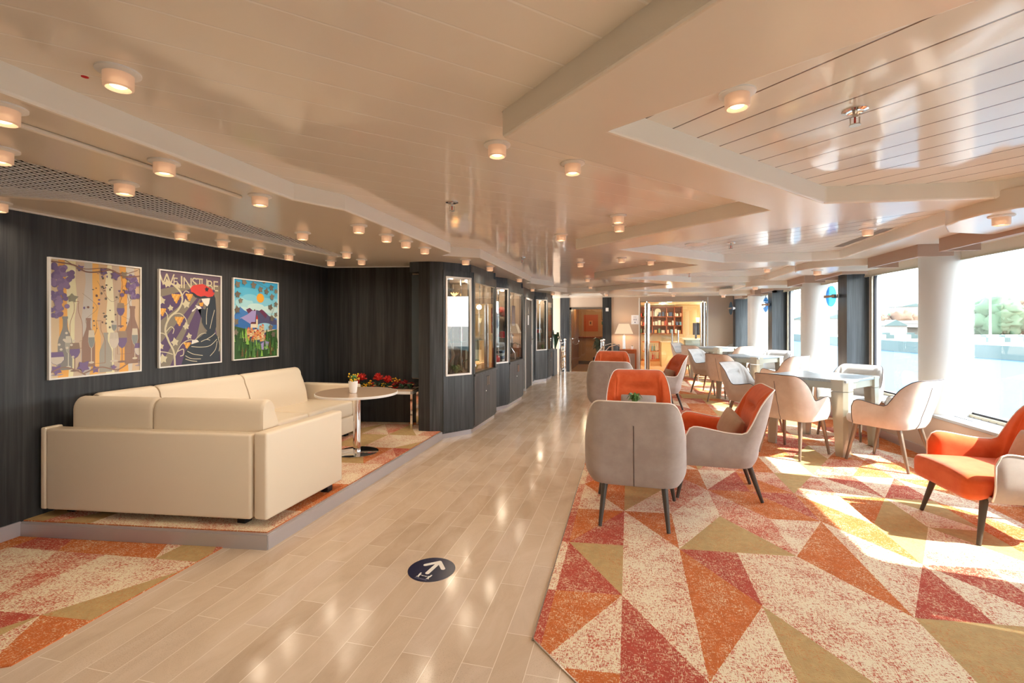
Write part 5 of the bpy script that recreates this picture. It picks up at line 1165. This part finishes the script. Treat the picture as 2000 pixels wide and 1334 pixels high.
bx('monitor', (2.1, 17.05, 1.02), (2.32, 17.08, 1.42), M_black, 'black monitor tilted on the desk inside the shop', 'monitor', M=Matrix.Translation((0, 0, 0)))
bx('monitor_stand', (2.17, 17.06, .89), (2.23, 17.10, 1.02), M_black, 'black stand beneath the tilted monitor in the shop', 'stand')
t = empty('wall_sconce', (2.55, 19.36, 1.55)); tag(t, 'small lit wall sconce on the yellow shop wall', 'lamp')
q = MB(); q.lathe([(.05, -.1), (.075, .08)], (0, -.08, 0), 16); q.build('lamp_shade', mat('lit sconce shade', 'fff0cc', .6, emit='ffe2a8', es=1), t); q = MB(); q.box((-.02, -.08, -.14), (.02, .04, -.1)); q.build('bracket', M_brass, t)
for x, y in ((1.2, 15.2), (2.4, 15.6), (1.2, 18.0), (2.6, 18.0)):
    l = bpy.data.lights.new('shop_light', 'POINT'); l.energy = 8; l.color = (1, .88, .66); l.shadow_soft_size = .08; lo = bpy.data.objects.new('shop_light', l); col.objects.link(lo); lo.location = (x, y, 1.95)
    q = MB(); q.lathe([(.001, 0), (.05, 0), (.05, -.012), (.001, -.012)], (x, y, 2.1), 16); tag(q.build('shop_spotlight', M_bulb), 'round warm spotlight in the shop ceiling', 'ceiling lamp', 'shop ceiling spotlights')
# round blue glass sign discs on brackets at the dark piers
for x, y, z_, r, lab in ((2.93, 7.95, 1.80, .155, 'round blue glass number disc on the nearest dark pier'), (2.86, 11.1, 1.80, .155, 'round blue glass disc on the second dark pier'), (2.65, 13.55, 1.80, .17, 'round glass disc seen edge on at the farthest dark pier')):
    t = empty('glass_disc_sign', (x, y, z_)); tag(t, lab, 'sign', 'round blue glass discs on the piers')
    n_ = V((.83, -.56, 0)).normalized() if r else None
    a = math.atan2(n_.y, n_.x)
    q = MB(); q.lathe([(.001, -.003), (r, -.003), (r, .003), (.001, .003)], n=40); Mx = Matrix.Translation((-.06, 0, 0)) @ rotz(R(58)) @ Matrix.Rotation(pi/2, 4, 'X') if False else Matrix.Translation((-.05, -.06, 0)) @ rotz(R(4)) @ Matrix.Rotation(pi/2, 4, 'Y')
    q.v = [tuple(Mx @ V(p)) for p in q.v]; q.build('disc', G_blue, t, smooth=30)
    q = MB(); q.v = []; q.box((-.02, -.16, -.018), (.02, .16, .018)); q.v = [tuple(Matrix.Translation((-.056, -.06, 0)) @ rotz(R(10)) @ V((p[0]*.35, p[1], p[2]))) for p in q.v]; q.build('label_band', M_pil1, t)
    q = MB(); q.box((-.04, -.10, -.03), (.03, -.04, .03)); q.box((.0, -.09, -.02), (.06, -.05, .02)); q.build('bracket', M_white, t)
# ================================================================ outside: river, quay, trees, hills
M_water = mat('river water', '43555f', .9, spec=.08); n = N(M_water); n.bump(n.noise(n.map(scale=(.5, 1.6, 1)), 1.2, 4), .35, .2)
struct(MB().box((3.8, -300, -5.2), (900, 900, -5.0)).build('river_water', M_water))
M_quay = mat('quay stone', '4d5a58', .9); M_land = mat('quay ground', '706a60', .9); M_tree = mat('hazy foliage', '4c5e48', 1); M_treeo = mat('autumn foliage', '725c4c', 1); M_hill = mat('hazy hill', '626c74', 1); M_bld = mat('pale building', '7a7670', .8)
QA, QB = V((66, 20)), V((57, 190)); 
q = MB(); q.prism([(86, -120), (66, 100), (60, 126), (62, 260), (400, 400), (700, -120)], -5.1, -2.6); struct(q.build('quay_ground', M_land))
q = MB()
for (x0, y0), (x1, y1) in (((86, -120), (66, 100)), ((66, 100), (60, 126)), ((60, 126), (62, 260))): q.prism([(x0, y0), (x1, y1), (x1-.5, y1), (x0-.5, y0)], -5.2, -2.55)
struct(q.build('quay_kerb', M_quay))
def blob(mb, c, r, rn, mt, flat=1):
    q0 = len(mb.v); mb.sphere(c, r, mt, 12, 9, (1, 1, flat))
    for k in range(q0, len(mb.v)):
        v = V(mb.v[k]); d = v-V(c); f = 1+.22*sin(v.x*1.7/r*3+c[0])+.18*sin(v.y*2.3/r*3)+.16*sin(v.z*2.9/r*3); mb.v[k] = tuple(V(c)+d*f)
rn = random.Random(8)
def tree(x, y, h, r, mt, lab, grp='trees along the far quay'):
    t = empty('riverside_tree', (x, y, -2.6)); tag(t, lab, 'tree', grp)
    q = MB(); q.tube([(0, 0, 0), (0, 0, h*.5)], [.3, .2], 8); q.build('trunk', M_branch, t)
    q = MB()
    for k in range(9):
        a = rn.uniform(0, 6.28); d = rn.uniform(0, .55)*r; blob(q, (cos(a)*d, sin(a)*d, h*rn.uniform(.4, .85)), r*rn.uniform(.4, .6), rn, mt)
    q.build('crown', mt, t, smooth='all', fix=False)
for k, (px_, D, h, r, o) in enumerate(((1905, 118, 6, 4, 1), (1950, 112, 9.5, 5.5, 0), (1968, 110, 8.5, 4.5, 0), (1992, 116, 8, 4.5, 0), (2010, 112, 9, 4.5, 1), (1935, 125, 7, 4, 1), (2040, 110, 8, 5, 0), (1775, 215, 8, 6, 1), (1748, 222, 7, 5, 0), (1722, 218, 7, 5, 1), (1640, 235, 7, 6, 0), (2090, 105, 9, 5, 0))):
    u = (px_-1000)/F; S_, C_ = sin(yaw), cos(yaw); d = V((-S_+u*C_, C_+u*S_)); x, y = d*D
    tree(x, y, h, r, M_treeo if o else M_tree, ['pale green hazy tree on the far quay', 'pale autumn coloured tree on the far quay'][o])
q = MB(); n_ = 60; P_ = []
for k in range(n_+1):
    a = R(20+75*k/n_); h = 10+9*sin(k*.31)+5*sin(k*.83+1)+2*sin(k*2.1); P_.append((420*cos(a), 420*sin(a), h))
q.add([(x, y, -3) for x, y, z_ in P_]+P_+[(x*1.6, y*1.6, z_*1.2) for x, y, z_ in P_], [(k, k+1, k+n_+2, k+n_+1) for k in range(n_)]+[(k+n_+1, k+n_+2, k+2*n_+3, k+2*n_+2) for k in range(n_)]); struct(q.build('distant_hills', M_hill, smooth='all'))
def outpt(px_, D):
    u = (px_-1000)/F; d = V((-sin(yaw)+u*cos(yaw), cos(yaw)+u*sin(yaw))); return d*D
t0 = outpt(1934, 96); t = empty('light_mast', (t0.x, t0.y, -2.6)); tag(t, 'tall white floodlight mast on the far quay', 'mast')
q = MB(); q.tube([(0, 0, 0), (0, 0, 9.6)], [.22, .14], 10); q.build('pole', M_white, t); q = MB(); q.box((-.9, -.2, 9.4), (.9, .2, 9.9)); q.build('lamp_head', M_bld, t)
b0, b1 = outpt(1690, 190), outpt(1812, 150)
t = empty('road_bridge', (b0.x, b0.y, -2.6)); tag(t, 'pale concrete road bridge beyond the far quay', 'bridge')
dv = b1-b0; L = dv.length; Mx = Matrix(((dv.x/L, -dv.y/L, 0, 0), (dv.y/L, dv.x/L, 0, 0), (0, 0, 1, 0), (0, 0, 0, 1)))
q = MB(); q.box((-8, -3, 2.8), (L+6, 3, 4.0), None, Mx); q.build('deck', M_bld, t); q = MB(); q.box((-8, -3.2, 4.0), (L+6, -3, 5.0), None, Mx); q.build('parapet', M_bld, t)
for k in range(5): q = MB(); q.box((-4+12*k, -2, 0), (-2+12*k, 2, 2.8), None, Mx); q.build('pier', M_bld, t)
for k, (px_, D, w_, h, z_) in enumerate(((1740, 130, 5, 3.4, 0), (1775, 230, 12, 12, 0), (1985, 210, 10, 7, 0), (1915, 230, 14, 9, 0), (1625, 190, 8, 6, 0), (1562, 230, 10, 6, 0))):
    p = outpt(px_, D); t = empty('riverside_building', (p.x, p.y, -2.6)); tag(t, 'pale low building across the river', 'building', 'buildings across the river')
    q = MB(); q.box((-w_/2, -w_/2, 0), (w_/2, w_/2, h)); q.build('walls', M_bld, t); q = MB(); q.add([(-w_/2-.3, -w_/2-.3, h), (w_/2+.3, -w_/2-.3, h), (w_/2+.3, w_/2+.3, h), (-w_/2-.3, w_/2+.3, h), (0, -w_/2-.3, h+1.6), (0, w_/2+.3, h+1.6)], [(0,1,4), (3,2,5), (1,2,5,4), (0,3,5,4)]); q.build('roof', M_quay, t)
for k in range(14):
    p = outpt(1900+12*k if k < 9 else 1712+16*(k-9), 104 if k < 9 else 128); q = MB(); q.box((p.x-1.8, p.y-.9, -2.6), (p.x+1.8, p.y+.9, -1.6)); q.box((p.x-1, p.y-.8, -1.6), (p.x+.9, p.y+.8, -1.05)); tag(q.build('parked_car', [M_white, M_quay, M_sill][k % 3]), 'small parked car on the far quay', 'car', 'parked cars on the far quay')
